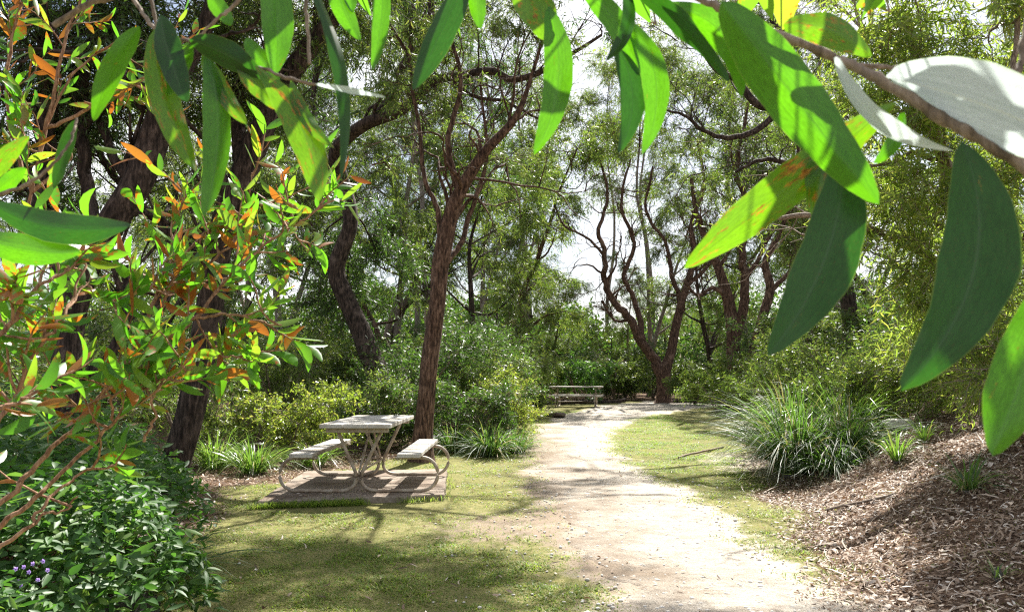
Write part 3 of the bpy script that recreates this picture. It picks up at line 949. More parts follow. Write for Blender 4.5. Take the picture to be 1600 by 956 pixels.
# --- centre tree beside the table
D = 11.6
b0 = gp(661, D)
ctree = tree('eucalyptus_tree', b0,
     [[(b0, .165), (P(664, 640, D), .14), (P(672, 560, D), .132), (P(683, 470, D), .128), (P(690, 400, D), .135), (P(702, 345, D), .12), (P(722, 295, D - .1), .105), (P(756, 240, D - .3), .08), (P(805, 185, D - .5), .055), (P(830, 120, D - .5), .03), (P(860, 20, D - .5), .02)],
      [(P(692, 400, D), .055), (P(684, 330, D), .045), (P(664, 280, D), .038), (P(655, 200, D), .03), (P(640, 90, D), .03), (P(650, -60, D), .02)],
      [(P(697, 410, D), .06), (P(720, 380, D + .2), .045), (P(735, 330, D + .4), .04), (P(760, 250, D + .5), .03), (P(750, 120, D + .6), .02)],
      [(P(716, 295, D - .1), .06), (P(700, 220, D - .2), .045), (P(720, 130, D - .2), .035), (P(700, 20, D - .2), .025), (P(720, -150, D), .02), (P(760, -420, D), .02)],
      [(P(640, 90, D), .03), (P(560, -60, D), .03), (P(500, -350, D - .5), .02)]],
     [B(640, 150, D, .8, 30), B(760, 130, D, .8, 40), B(830, 60, D - .5, .8, 40), B(700, 40, D, .9, 40), B(600, 60, D, .7, 30), B(790, 250, D + .5, .6, 26), B(880, 190, D - .5, .55, 28), B(610, 260, D + .5, .5, 16),
      (onground(.5, 11.0, 8.3), (1.5, 1.2, .6), 120), (onground(2.3, 10.6, 8.4), (1.3, 1.2, .6), 90), (onground(-1.0, 11.6, 8.8), (1.4, 1.2, .6), 90), (onground(1.2, 12.6, 9.6), (1.6, 1.2, .7), 80)],
     ST_EUC, 'tall reddish brown trunked gum tree growing right behind the near picnic table', bark='bark', subs=13)

# --- leaning dark tree left of it with the long sweeping limb
D = 14.5
b1 = gp(588, D)
tree('eucalyptus_tree', b1,
     [[(b1, .24), (P(590, 590, D), .22), (P(572, 540, D), .20), (P(545, 475, D), .18), (P(525, 420, D), .16), (P(548, 350, D), .15), (P(535, 280, D), .14), (P(525, 235, D - .3), .13), (P(570, 195, D - .8), .12), (P(630, 170, D - 1.2), .10), (P(680, 128, D - 1.5), .085), (P(725, 118, D - 1.6), .075), (P(770, 112, D - 1.8), .07), (P(800, 124, D - 1.8), .06), (P(845, 112, D - 1.9), .05), (P(900, 80, D - 2), .035), (P(940, 55, D - 2), .025)],
      [(P(590, 180, D - .9), .09), (P(622, 140, D - 1), .08), (P(628, 105, D - 1), .08), (P(655, 65, D - 1), .075), (P(672, 30, D - 1), .07), (P(668, -40, D - 1), .06), (P(640, -200, D - 1), .04)],
      [(P(535, 290, D), .08), (P(500, 230, D), .06), (P(490, 150, D), .05), (P(510, 60, D), .035), (P(500, -60, D), .02)],
      [(P(700, 120, D - 1.5), .05), (P(740, 150, D - 1.5), .035), (P(790, 160, D - 1.4), .03), (P(850, 190, D - 1.3), .02)]],
     [B(560, 100, D, 1.1, 60), B(480, 60, D, 1.1, 60), B(700, 60, D - 1, .9, 44), B(620, 20, D, 1.2, 60), B(840, 100, D - 2, .8, 40), B(470, 200, D, .9, 44), B(940, 40, D - 2, .9, 40), B(760, 190, D - 1.4, .6, 24), B(570, 320, D + 1, .7, 40), B(600, 420, D + 1, .8, 60), B(480, 420, D + 1, .9, 60),
      B(540, 480, D + 1.5, .9, 70)],
     dict(ST_EUC, mat='leaf_dark'), 'dark leaning tree whose long bare limb sweeps right over the picnic table', bark='bark_dark', subs=12)

# --- left foreground tree, thick leaning trunk behind the leafy bush
D = 7.6
b2 = gp(266, D)
tree('ironbark_tree', b2,
     [[(b2, .16), (P(272, 740, D), .145), (P(287, 680, D), .14), (P(301, 620, D), .138), (P(314, 560, D), .13), (P(322, 500, D), .13), (P(335, 420, D), .13), (P(358, 330, D), .13), (P(385, 260, D), .125), (P(415, 195, D), .12), (P(445, 130, D), .11), (P(485, 70, D), .10), (P(530, 20, D), .08), (P(600, -60, D), .06)],
      [(P(385, 260, D), .09), (P(370, 190, D + .2), .08), (P(372, 110, D + .3), .07), (P(350, 20, D + .4), .05), (P(360, -80, D + .4), .04)],
      [(P(330, 440, D), .06), (P(290, 380, D), .05), (P(250, 350, D), .045), (P(200, 300, D - .2), .04), (P(150, 230, D - .3), .03)],
      [(P(445, 130, D), .05), (P(430, 60, D - .2), .04), (P(440, -30, D - .3), .03)]],
     [B(430, 60, D, .8, 60), B(330, 80, D, .8, 70), B(540, 10, D, .6, 36), B(250, 160, D + .5, .7, 60), B(380, 180, D + .8, .6, 44), B(300, 300, D + 1, .6, 44), B(480, -120, D, 1.2, 60), B(440, 330, D + 1, .45, 26),
      (onground(-3.0, 7.5, 6.4), (1.5, 1.2, .6), 70), (onground(-3.4, 9.6, 8), (1.3, 1.2, .6), 60)],
     dict(ST_EUC, L=.10, W=.017), 'thick dark ribbed trunk leaning right, on the left between bush and picnic table', bark='bark_dark', lump=.13)

# --- far left tree with several stems
D = 6.4
b3 = gp(95, D)
tree('ironbark_tree', b3,
     [[(b3, .15), (P(100, 640, D), .12), (P(104, 560, D), .115), (P(112, 480, D), .11), (P(135, 410, D), .11), (P(175, 350, D), .12), (P(215, 290, D), .125), (P(240, 220, D), .125), (P(265, 150, D), .11), (P(300, 80, D + .2), .09), (P(330, 10, D + .2), .07), (P(340, -90, D + .3), .05)],
      [(P(112, 480, D), .09), (P(95, 400, D), .09), (P(60, 320, D + .1), .085), (P(70, 220, D + .1), .08), (P(75, 120, D + .1), .07), (P(60, 20, D + .1), .06), (P(50, -80, D), .05)],
      [(P(150, 390, D), .06), (P(138, 300, D + .2), .06), (P(128, 200, D + .2), .055), (P(130, 100, D + .2), .05), (P(160, 10, D + .2), .04)],
      [(P(100, 600, D), .06), (P(170, 560, D + .2), .05), (P(200, 480, D + .2), .05), (P(196, 420, D + .3), .045)],
      [(P(128, 200, D + .2), .04), (P(180, 150, D + .2), .03), (P(240, 60, D + .2), .02)],
      [(P(215, 290, D), .05), (P(180, 250, D + .2), .04), (P(150, 180, D + .3), .03), (P(90, 150, D + .2), .02)]],
     [B(60, 60, D, .6, 60), B(160, 40, D, .6, 60), B(0, 160, D, .6, 44), B(120, 160, D + .5, .55, 44), B(240, 60, D + .3, .5, 34), B(30, 300, D + .5, .5, 40), B(-60, -60, D, 1.1, 60), B(200, -80, D, .9, 60), B(90, 240, D + .7, .5, 34),
      (onground(-3.5, 6.0, 5.6), (1.1, 1.0, .6), 60), (np.array([-1.3, 9.4, 7.3]), (1.1, .9, .5), 44), (np.array([-1.5, 10.6, 7.6]), (1.2, .9, .5), 50), (np.array([-2.6, 8.2, 6.4]), (.9, .8, .4), 36)],  # unseen blobs added above the frame to shade the groundcover
     dict(ST_EUC, L=.085, W=.015, mat='leaf_dark'), 'dark many stemmed tree at the far left behind the rust spotted bush', bark='bark_dark', lump=.13)

# --- V-forked tree beyond the clearing
D = 30.0
b4 = gp(1037, D)
tree('paperbark_tree', b4,
     [[(b4, .30), (P(1038, 610, D), .28), (P(1037, 585, D), .28), (P(1046, 560, D), .2), (P(1052, 530, D), .19), (P(1060, 490, D), .17), (P(1072, 450, D), .14), (P(1085, 400, D), .12), (P(1080, 350, D), .09), (P(1100, 290, D), .07), (P(1090, 220, D), .05)],
      [(P(1037, 590, D), .24), (P(1020, 560, D), .2), (P(1000, 530, D - .3), .18), (P(985, 500, D - .5), .16), (P(962, 475, D - .5), .14), (P(945, 440, D - .5), .12), (P(945, 400, D - .5), .10), (P(935, 360, D - .5), .08), (P(950, 300, D - .5), .06), (P(930, 230, D - .5), .04)],
      [(P(1003, 532, D - .3), .14), (P(1000, 500, D), .12), (P(988, 460, D), .10), (P(975, 430, D), .09), (P(990, 380, D), .08), (P(970, 320, D), .06), (P(985, 250, D), .04)],
      [(P(1055, 515, D), .12), (P(1062, 470, D + .5), .10), (P(1050, 430, D + .5), .09), (P(1040, 380, D + .5), .07), (P(1010, 330, D + .5), .06), (P(1020, 260, D + .5), .04)],
      [(P(1072, 450, D), .08), (P(1110, 410, D), .07), (P(1125, 360, D), .05), (P(1150, 320, D), .04)],
      [(P(985, 500, D - .5), .07), (P(960, 500, D - .5), .05), (P(940, 470, D - 1), .04)],
      [(P(945, 400, D - .5), .06), (P(915, 370, D - .5), .05), (P(880, 350, D - .5), .04), (P(860, 300, D - .5), .03)]],
     [B(960, 210, D, 1.6, 60), B(1060, 200, D, 1.7, 70), B(1150, 260, D, 1.5, 60), B(1040, 270, D + 1, 1.2, 30), B(1120, 340, D + 1, 1.0, 30), B(900, 180, D, 1.5, 50), B(1010, 130, D, 2, 80), B(1120, 140, D, 2, 80)],
     dict(ST_FAR, L=.15, W=.03), 'V-forked tree with bare twisting limbs standing beyond the sandy clearing', bark='bark', subs=18)

# --- multi-trunk reddish trees on the right
D = 24.0
b5 = gp(1150, D)
tree('eucalyptus_tree', b5,
     [[(b5, .26), (P(1150, 590, D), .23), (P(1146, 540, D), .22), (P(1143, 500, D), .21), (P(1135, 460, D), .18), (P(1125, 425, D), .15), (P(1110, 390, D), .12), (P(1090, 340, D), .08), (P(1080, 280, D), .06)],
      [(P(1147, 540, D), .16), (P(1160, 490, D), .16), (P(1164, 440, D), .14), (P(1160, 390, D), .12), (P(1170, 330, D), .10), (P(1150, 260, D), .08), (P(1170, 160, D), .05)],
      [(P(1163, 440, D), .08), (P(1190, 395, D), .07), (P(1215, 340, D), .06), (P(1235, 270, D), .05)],
      [(P(1140, 470, D), .08), (P(1115, 450, D - .3), .07), (P(1090, 460, D - .5), .05), (P(1070, 440, D - .5), .04)]],
     [B(1120, 300, D, 1.2, 50), B(1190, 220, D, 1.3, 60), B(1230, 300, D, 1.0, 44), B(1090, 220, D, 1.2, 44), B(1160, 120, D, 1.5, 60), B(1240, 400, D + 1, .9, 40)],
     dict(ST_FAR, L=.14, W=.026, mat='leaf_bright'), 'reddish twin stemmed gum tree right of the V-forked tree', bark='bark', subs=7)
D = 22.0
b6 = gp(1178, D)
tree('eucalyptus_tree', b6,
     [[(b6, .19), (P(1175, 590, D), .16), (P(1178, 550, D), .15), (P(1190, 500, D), .145), (P(1203, 450, D), .13), (P(1196, 410, D), .10), (P(1215, 370, D), .08), (P(1240, 300, D), .06), (P(1250, 200, D), .04)],
      [(P(1185, 520, D), .09), (P(1210, 560, D), .0901), (P(1222, 590, D), .08)],
      [(P(1203, 455, D), .09), (P(1230, 430, D), .06), (P(1260, 400, D), .04)]],
     [B(1240, 330, D, .9, 44), B(1270, 420, D + 1, .9, 44), B(1250, 220, D, 1.0, 50)],
     dict(ST_FAR, L=.13, W=.024, mat='leaf_bright'), 'slim reddish leaning gum tree just left of the big strappy tuft', bark='bark', subs=5)

# crooked branch tree upper right of centre (dark zig-zag limbs against the sky)
D = 16.0
b7 = gp(1330, D)
tree('eucalyptus_tree', b7,
     [[(b7, .2), (P(1330, 500, D), .17), (P(1310, 400, D), .15), (P(1290, 300, D), .13), (P(1260, 230, D), .12), (P(1215, 175, D), .10), (P(1180, 160, D), .085), (P(1150, 125, D), .07), (P(1120, 110, D), .06), (P(1090, 70, D), .04)],
      [(P(1215, 175, D), .08), (P(1180, 205, D), .07), (P(1140, 215, D), .06), (P(1100, 205, D), .045), (P(1070, 180, D), .035), (P(1030, 170, D), .02)],
      [(P(1290, 300, D), .07), (P(1240, 260, D), .06), (P(1190, 250, D), .045), (P(1150, 270, D), .03)],
      [(P(1260, 230, D), .07), (P(1240, 140, D), .06), (P(1220, 60, D), .05), (P(1180, -20, D), .04)]],
     [B(1130, 60, D, 1.0, 40), B(1050, 130, D, .9, 36), B(1200, 90, D, 1.0, 44), B(1280, 160, D, 1.0, 60), B(1100, 260, D, .7, 26), B(1180, 330, D, .8, 36), B(1330, 320, D, 1.1, 70), B(1000, 40, D, 1.1, 40), B(1240, -60, D, 1.3, 70), B(1040, 330, D, .5, 14),
      (np.array([3.2, 18.2, 12.5]), (1.9, 1.2, .6), 130), (np.array([5.0, 18.4, 12.6]), (1.5, 1.1, .6), 80), (np.array([1.8, 17.4, 12.0]), (1.3, .9, .6), 80), (np.array([4.2, 22.4, 13.6]), (2.2, 1.1, .6), 60)],  # unseen foliage added high up to throw shade across the path
     dict(ST_WAT, L=.12, W=.018, ls=.5), 'tree with crooked dark limbs reaching left above the reddish gum trees', bark='bark_dark', subs=9)

# --- big weeping wattle on the bank at the right
D = 7.4
b8 = onground(5.3, 8.2, -.05)
wl = lambda x, y, z: np.array([x, y, z])
tree('wattle_tree', b8,
     [[(b8, .12), (b8 + wl(-.1, 0, .8), .10), (b8 + wl(-.3, -.2, 1.6), .09), (b8 + wl(-.5, -.3, 2.6), .07), (b8 + wl(-.9, -.6, 3.4), .05), (b8 + wl(-1.2, -.8, 4.4), .03)],
      [(b8 + wl(-.3, -.2, 1.5), .06), (b8 + wl(-1.0, -.2, 2.0), .045), (b8 + wl(-1.8, -.2, 2.3), .035), (b8 + wl(-2.5, 0, 2.3), .02)],
      [(b8 + wl(-.4, -.2, 2.2), .05), (b8 + wl(0, -.9, 2.8), .04), (b8 + wl(.2, -1.5, 3.0), .025)],
      [(P(1600, 230, 6.4), .03), (P(1585, 120, 6.4), .028), (P(1590, 30, 6.4), .025), (P(1580, -60, 6.4), .02)]],
     [B(1420, 70, D, .62, 130), B(1540, 60, D - .6, .62, 130), B(1330, 60, D + .5, .5, 90), B(1380, 180, D + .3, .6, 120), B(1500, 170, D - .5, .6, 130), B(1600, 180, D - .5, .55, 110),
      B(1440, 290, D, .6, 130), B(1560, 300, D - .5, .6, 120), B(1370, 390, D + .6, .5, 90), B(1480, 400, D, .55, 110), B(1580, 420, D - .3, .5, 100), B(1420, 480, D + .4, .42, 80),
      B(1540, 510, D - .3, .42, 80), B(1350, 300, D + .8, .45, 70), B(1290, 420, D + 1.5, .45, 60), B(1640, 560, D - .5, .4, 60), B(1500, 570, D - .6, .25, 26), B(1470, -60, D, .8, 110),
      (np.array([4.6, 10.6, 7.6]), (1.2, .7, .5), 36), (np.array([6.0, 11.2, 7.8]), (1.2, .8, .5), 36), (np.array([3.6, 9.4, 6.6]), (.8, .5, .4), 20)],  # sparse unseen blobs added overhead to dapple the bank with shade
     dict(ST_WAT, kind='sickle', droop=.35, mul=1.15), 'bright leafy wattle with narrow sickle leaves on the bank at the right', bark='twig', subs=5)

# --- feathery mid-green young tree between centre and leaning tree, and behind table
D = 19.0
def bush(px, D, h, rx, n, st, label, name='shrub', group=None, nb=5, cat='shrub', keep=True):
    b = gp(px, D) if not isinstance(px, tuple) else onground(px[0], px[1], -.03)
    stems = []
    for i in range(nb):
        a = rng.uniform(0, 6.28)
        e = b + np.array([math.cos(a) * rx * .6, math.sin(a) * rx * .6, h * rng.uniform(.55, .85)])
        m = (b + e) / 2 + np.array([0, 0, h * .12])
        stems.append([(b, .016 + .006 * h), (m, .011 + .003 * h), (e, .005)])
    blobs = []
    for i in range(7):
        a = i * 2.4 + rng.uniform(-.4, .4); q = rng.uniform(.25, .7)
        z = h * (.25 + .55 * ((i * .37) % 1))
        blobs.append((b + np.array([math.cos(a) * rx * q, math.sin(a) * rx * q, z]), (rx * .55, rx * .55, h * .27), n // 7))
    t = empty(name, b, label, cat, group)
    s = MB(); lf = MB(); pts = []
    for lb in stems:
        c = spline(np.array([np.append(p, r) for p, r in lb]), 9)
        s.tube(c[:, :3] - b, c[:, 3], 6); pts.append(c[3:, :3])
    make_crown(s, lf, blobs, np.concatenate(pts), st, keep, local=b)
    s.build('stems', M['twig'], t)
    lf.build('foliage', M[st['mat']], t)
    return t
ST_SHR['mul'] = ST_YEL['mul'] = ST_BRS['mul'] = 1.0

# ------------------------------------------------------------------ shrubs
SH = dict(ST_SHR)
def relabel_group(lst, mk):
    for i, o in enumerate(lst): o['label'] = mk(i)

bush(790, 14.2, 1.5, .8, 560, ST_YEL, 'sunlit yellow green rounded shrub between the centre trunk and the far table')
bush(765, 16.0, 2.1, 1.0, 560, ST_BRS, 'taller bright green shrub just behind the yellow green one')
bush(735, 13.2, 1.5, 1.15, 700, dict(ST_SHR, mat='leaf_dark'), 'dark green shrub right of the centre trunk')
bush(600, 13.4, 1.35, 1.2, 620, dict(ST_SHR, mat='leaf_dark'), 'dark shrub directly behind the near tabletop')
bush((-3.6, 12.0), 0, 1.25, 1.15, 800, dict(ST_YEL, W=.026), 'pale yellow green shrub left behind the near picnic table')
bush((-5.0, 11.5), 0, 1.7, 1.2, 700, ST_BRS, 'mid green shrub behind the leaning ribbed trunk')
bush((-2.2, 13.3), 0, 1.5, 1.1, 560, dict(ST_SHR), 'olive shrub behind the left bench of the near table')
bush((-6.6, 10.5), 0, 1.9, 1.3, 620, dict(ST_SHR), 'olive shrub at the left between the two dark trees')
bush((-5.2, 8.2), 0, 1.0, 1.0, 500, dict(ST_BRS), 'low fresh green shrub left of the ribbed trunk')
bush((-4.6, 14.6), 0, 2.5, 1.6, 800, dict(ST_FEA, L=.10, W=.013, ls=.5, mul=1.0), 'feathery soft green shrub behind the pale yellow shrub')
bush(1120, 23, 1.9, 1.4, 520, dict(ST_BRS, L=.11, W=.03), 'light green shrub at the foot of the reddish gum trees')
bush(1085, 28, 1.4, 1.3, 420, dict(ST_SHR, L=.12, W=.03), 'small olive shrub right of the V-forked tree')
bush(1240, 12.6, 1.7, 1.1, 620, dict(ST_BRS), 'fresh green shrub behind the large strappy tuft')
bush(1330, 12.0, 1.5, 1.2, 620, dict(ST_BRS, W=.02), 'light green shrub on the bank behind the pale rock')
bush(1430, 12.0, 1.6, 1.2, 560, dict(ST_SHR), 'olive shrub high on the bank under the wattle')
bush(1540, 11.0, 1.2, 1.1, 460, dict(ST_SHR), 'small olive shrub near the top of the bank')
bush(1200, 17.0, 1.9, 1.3, 520, dict(ST_BRS, L=.1, W=.024), 'green shrub on the bank beyond the strappy tufts')
bush(1290, 19.0, 2.6, 1.7, 620, dict(ST_SHR, L=.11, W=.028), 'tall olive shrub on the bank behind the others')
bush(960, 33.0, 2.6, 1.8, 520, dict(ST_SHR, L=.15, W=.045, ls=.45), 'shrub left of the V-forked tree beyond the clearing')

bush((4.75, 6.5), 0, 1.15, .75, 520, dict(ST_WAT, L=.09, W=.013, mul=1.0), 'loose feathery shrub overhanging the bank at the right edge')
bush((5.6, 9.4), 0, 1.5, 1.2, 700, dict(ST_WAT, L=.10, W=.015, mul=1.0), 'loose green shrub on the bank in front of the wattle trunk')
bush((4.9, 10.6), 0, 1.3, 1.0, 560, dict(ST_BRS), 'light green shrub on the bank left of the wattle trunk')
# the far table's neighbours
bush(905, 30, 2.9, 1.7, 620, dict(ST_SHR, L=.16, W=.05, ls=.45, mat='leaf_glossy'), 'glossy dark shrub with glinting leaves right behind the far table')
bush(822, 21, 1.3, .7, 340, dict(ST_BRS, L=.1, W=.028), 'bright low shrub just left of the far table')

# rows of undergrowth shrubs, copies of three kinds
protoA = bush((-9.0, 16.0), 0, 2.6, 1.9, 900, dict(ST_SHR, L=.12, W=.034, ls=.42), 'a', name='undergrowth_shrub', keep=False)
protoB = bush((-7.0, 19.0), 0, 3.0, 2.0, 900, dict(ST_SHR, L=.12, W=.026, ls=.5, mat='leaf_dark'), 'b', name='undergrowth_shrub', keep=False)
protoC = bush((-3.2, 18.0), 0, 2.6, 1.8, 900, dict(ST_FEA, L=.13, W=.018, ls=.55, mul=1.0), 'c', name='undergrowth_shrub', keep=False)
UG = 'undergrowth shrubs in front of the background woods'
ug = [(protoA, -9, 16), (protoB, -7, 19), (protoC, -3.2, 18)]
spots = [(-11.5, 13, 0), (-8.8, 12.2, 1), (-12, 18, 2), (-1.2, 17.5, 1), (-4.8, 17.0, 0), (-9.8, 21, 1), (-6, 22.5, 0), (-2.6, 22, 2), (-.2, 21.5, 0), (-13.5, 24, 0), (-3.8, 26.5, 1), (-.6, 26, 1),
         (-8.5, 27, 2), (1.2, 33.5, 0), (3.6, 36, 1), (5.2, 34.4, 0), (8.3, 35.2, 2), (10.8, 34, 1), (12.8, 31, 0), (14.5, 27, 1), (12.4, 24, 2), (10.8, 20.5, 0), (-2, 31, 0), (-6, 33, 1), (9.3, 17.5, 1),
         (16, 34, 0), (11.2, 15.2, 2), (9.2, 13.0, 0), (7.0, 37, 1), (-16, 18, 1), (0.6, 29.5, 2), (-.9, 19.2, 0), (-2.0, 15.4, 1), (2.5, 37.5, 1), (6.4, 39, 0), (10.0, 36.5, 1), (11.8, 33.5, 2), (8.0, 21.0, 1), (6.8, 15.8, 0), (7.6, 13.5, 1), (8.2, 24.5, 0)]
protos = [protoA, protoB, protoC]
for x, y, k in spots:
    o = place(protos[k], onground(x, y, -.05), rz=rng.uniform(0, 6.28), scale=(rng.uniform(.85, 1.2), rng.uniform(.85, 1.2), rng.uniform(.75, 1.1)), label='-')
    ug.append((o, x, y))
def px_of(x, y): return 800 + F * x / y
ug.sort(key=lambda q: px_of(q[1], q[2]))
ords = ['first', 'second', 'third', 'fourth', 'fifth', 'sixth', 'seventh', 'eighth', 'ninth', 'tenth', 'eleventh', 'twelfth', 'thirteenth', 'fourteenth', 'fifteenth', 'sixteenth', 'seventeenth', 'eighteenth',
        'nineteenth', 'twentieth', 'twenty-first', 'twenty-second', 'twenty-third', 'twenty-fourth', 'twenty-fifth', 'twenty-sixth', 'twenty-seventh', 'twenty-eighth', 'twenty-ninth', 'thirtieth', 'thirty-first', 'thirty-second', 'thirty-third', 'thirty-fourth',
        'thirty-fifth', 'thirty-sixth', 'thirty-seventh', 'thirty-eighth', 'thirty-ninth', 'fortieth', 'forty-first', 'forty-second', 'forty-third', 'forty-fourth', 'forty-fifth', 'forty-sixth', 'forty-seventh', 'forty-eighth']
for i, (o, x, y) in enumerate(ug):
    o['label'] = 'dense background undergrowth shrub, %s of its row from the left' % ords[i]
    o['category'] = 'shrub'; o['group'] = UG

# ------------------------------------------------------------------ background trees (copies of four kinds)
def bg_tree(h, seed, st, bark, lean, i0=2):
    global rng
    keep_rng = rng
    rng = np.random.default_rng(seed)
    a = np.array([0, 0, 0.])
    tr = [(a, .13)]; p = a.copy(); d = np.array([lean, 0, 1.])
    nseg = 7
    for i in range(nseg):
        d = unit(d + rng.normal(size=3) * .13 * np.array([1, 1, 0]))
        p = p + d * h / nseg
        tr.append((p.copy(), .13 * (1 - (i + 1) / (nseg + 1.2))))
    limbs = [tr]; blobs = []
    for i in range(i0, nseg + 1):
        for k in range(3 if i0 > 2 else 2 if i > 2 else 1):
            q = tr[i][0]; ang = rng.uniform(0, 6.28); ln = rng.uniform(1.0, 2.3) * (1.1 - .05 * i)
            e = q + np.array([math.cos(ang) * ln, math.sin(ang) * ln, ln * rng.uniform(.3, .9)])
            m = (q + e) / 2 + np.array([0, 0, -.1]) + rng.normal(size=3) * .15
            limbs.append([(q, tr[i][1] * .6), (m, tr[i][1] * .4), (e, .015)])
            blobs.append((e, (.95, .95, .7), 34))
    blobs.append((tr[-1][0], (1.1, 1.1, .9), 40))
    o = tree('background_tree', (0, 0, 0), limbs, blobs, dict(st, mul=2.3), '-', 'tree', 'slender trees of the background woods', bark, keep=False, subs=3)
    rng = keep_rng
    return o
BT = [bg_tree(10.5, 1, dict(ST_FAR), 'bark_grey', .05), bg_tree(12.5, 2, dict(ST_FAR, mat='leaf_dark', W=.03), 'bark_dark', -.12),
      bg_tree(8.5, 3, dict(ST_FAR, mat='leaf_bright', L=.15, W=.026), 'bark', .15), bg_tree(7.0, 4, dict(ST_FEA, L=.16, W=.022, ls=.7, nl=18), 'bark_dark', .0)]
BT.append(bg_tree(19, 5, dict(ST_FAR, L=.2, W=.036, ls=.9), 'bark_grey', .04, 4))
bts = [(-6.5, 15.5, 3, .75), (-9.2, 18.5, 1, .8), (-12, 15, 0, .8), (-4.6, 20.5, 3, 1.0), (-7.5, 23.5, 0, 1), (-2.4, 19.2, 2, .8), (-1.1, 24, 3, 1.1), (-11.5, 22, 2, 1), (-5, 28, 1, 1), (-9.5, 30, 0, 1.1),
       (-14, 28, 1, 1.1), (-1.9, 29.5, 0, 1), (1.0, 36, 3, 1.0), (2.2, 41, 2, .8), (-.5, 41, 1, .9), (-4, 38, 0, 1.1), (-8, 40, 1, 1), (-13, 38, 0, 1.1), (-18, 34, 2, 1.2), (-17, 24, 1, 1),
       (5.4, 43, 3, .6), (9.5, 45, 3, .9), (12.5, 41, 0, .8), (15.5, 38, 1, 1), (14.5, 32.5, 2, 1.05), (17.5, 29, 0, 1.1), (13.4, 27.5, 1, .9), (11.3, 22, 2, .85), (13.2, 19.5, 0, .9), (10.2, 16.5, 2, .75),
       (12.5, 14, 1, .8), (8.6, 12.2, 2, .6), (7.4, 47, 0, .75), (3.4, 47, 3, .6), (20, 36, 1, 1.1), (19, 44, 0, 1), (-22, 42, 0, 1.1),
       (-2.8, 33, 1, 1.35), (.6, 38.5, 0, 1.35), (-6.5, 36, 0, 1.4), (10.5, 39, 1, 1.3), (7.6, 41, 0, 1.15), (13.5, 36, 0, 1.35), (-3.6, 24.5, 0, 1.2), (-.4, 33.5, 2, 1.4), (16.5, 33, 1, 1.3), (-1.0, 45, 0, 1.5), (9.4, 34.5, 3, 1.3),
       (-3.5, 27, 4, 1.0), (-7.5, 31, 4, 1.1), (-12, 33, 4, 1.15), (-.5, 43, 4, 1.15), (8.5, 44, 4, 1.15), (13, 45, 4, 1.2), (17, 40, 4, 1.2), (13.8, 30, 4, 1.0), (-16, 40, 4, 1.2), (10.5, 52, 4, 1.3), (-5.5, 47, 4, 1.3), (20, 30, 4, 1), (6.3, 54, 4, 1.3),
       (-1.8, 35, 4, 1.1), (12.2, 37, 4, 1.1)]
bl = []
for i, (x, y, k, s) in enumerate(bts):
    src = BT[k]
    first = not any(q[0] is src for q in bl)
    if first:
        src.location = [float(v) for v in onground(x, y, -.06)]; src.rotation_euler = (0, 0, rng.uniform(0, 6.28)); src.scale = (s, s, s); o = src
    else:
        o = place(src, onground(x, y, -.06), rz=rng.uniform(0, 6.28), scale=s * rng.uniform(.92, 1.08), label='-')
    bl.append((o, x, y, k))
bl.sort(key=lambda q: px_of(q[1], q[2]))
kd = ['pale barked slender', 'dark leaved tall', 'bright leaved small', 'feathery leaved young', 'very tall high crowned']
cnt = [0] * 5
for o, x, y, k in bl:
    o['label'] = '%s tree in the background woods, %s of its kind from the left' % (kd[k], ords[cnt[k]]); cnt[k] += 1

# far-off woods closing the view: one leafy mass
mb = MB()
n = 260000
x = rng.uniform(-75, 75, n); y = rng.uniform(50, 64, n)
top = 7.5 + 2.5 * vnoise(x, y * 0, .12, 2) + 1.6 * vnoise(x, y * 0, .5, 3) - 3.0 * np.exp(-((x - 6) / 6) ** 2)
z = rng.random(n) ** .8 * top
cl = vnoise(x * 1.0, z * 1.2 + y * .5, .9, 5)
k = cl > -.45
x, y, z = x[k], y[k], z[k]; m = len(x)
add_leaves(mb, np.stack([x, y, z - .3], -1), rng.normal(size=(m, 3)) + np.array([0, 0, -.4]), rng.normal(size=(m, 3)), .45 * rng.uniform(.6, 1.3, m), .16, 'rhomb')
tag(mb.build('distant_woods', M['leaf_dark']), 'far-off green woods closing the view behind the background trees', 'woods', kind='stuff')

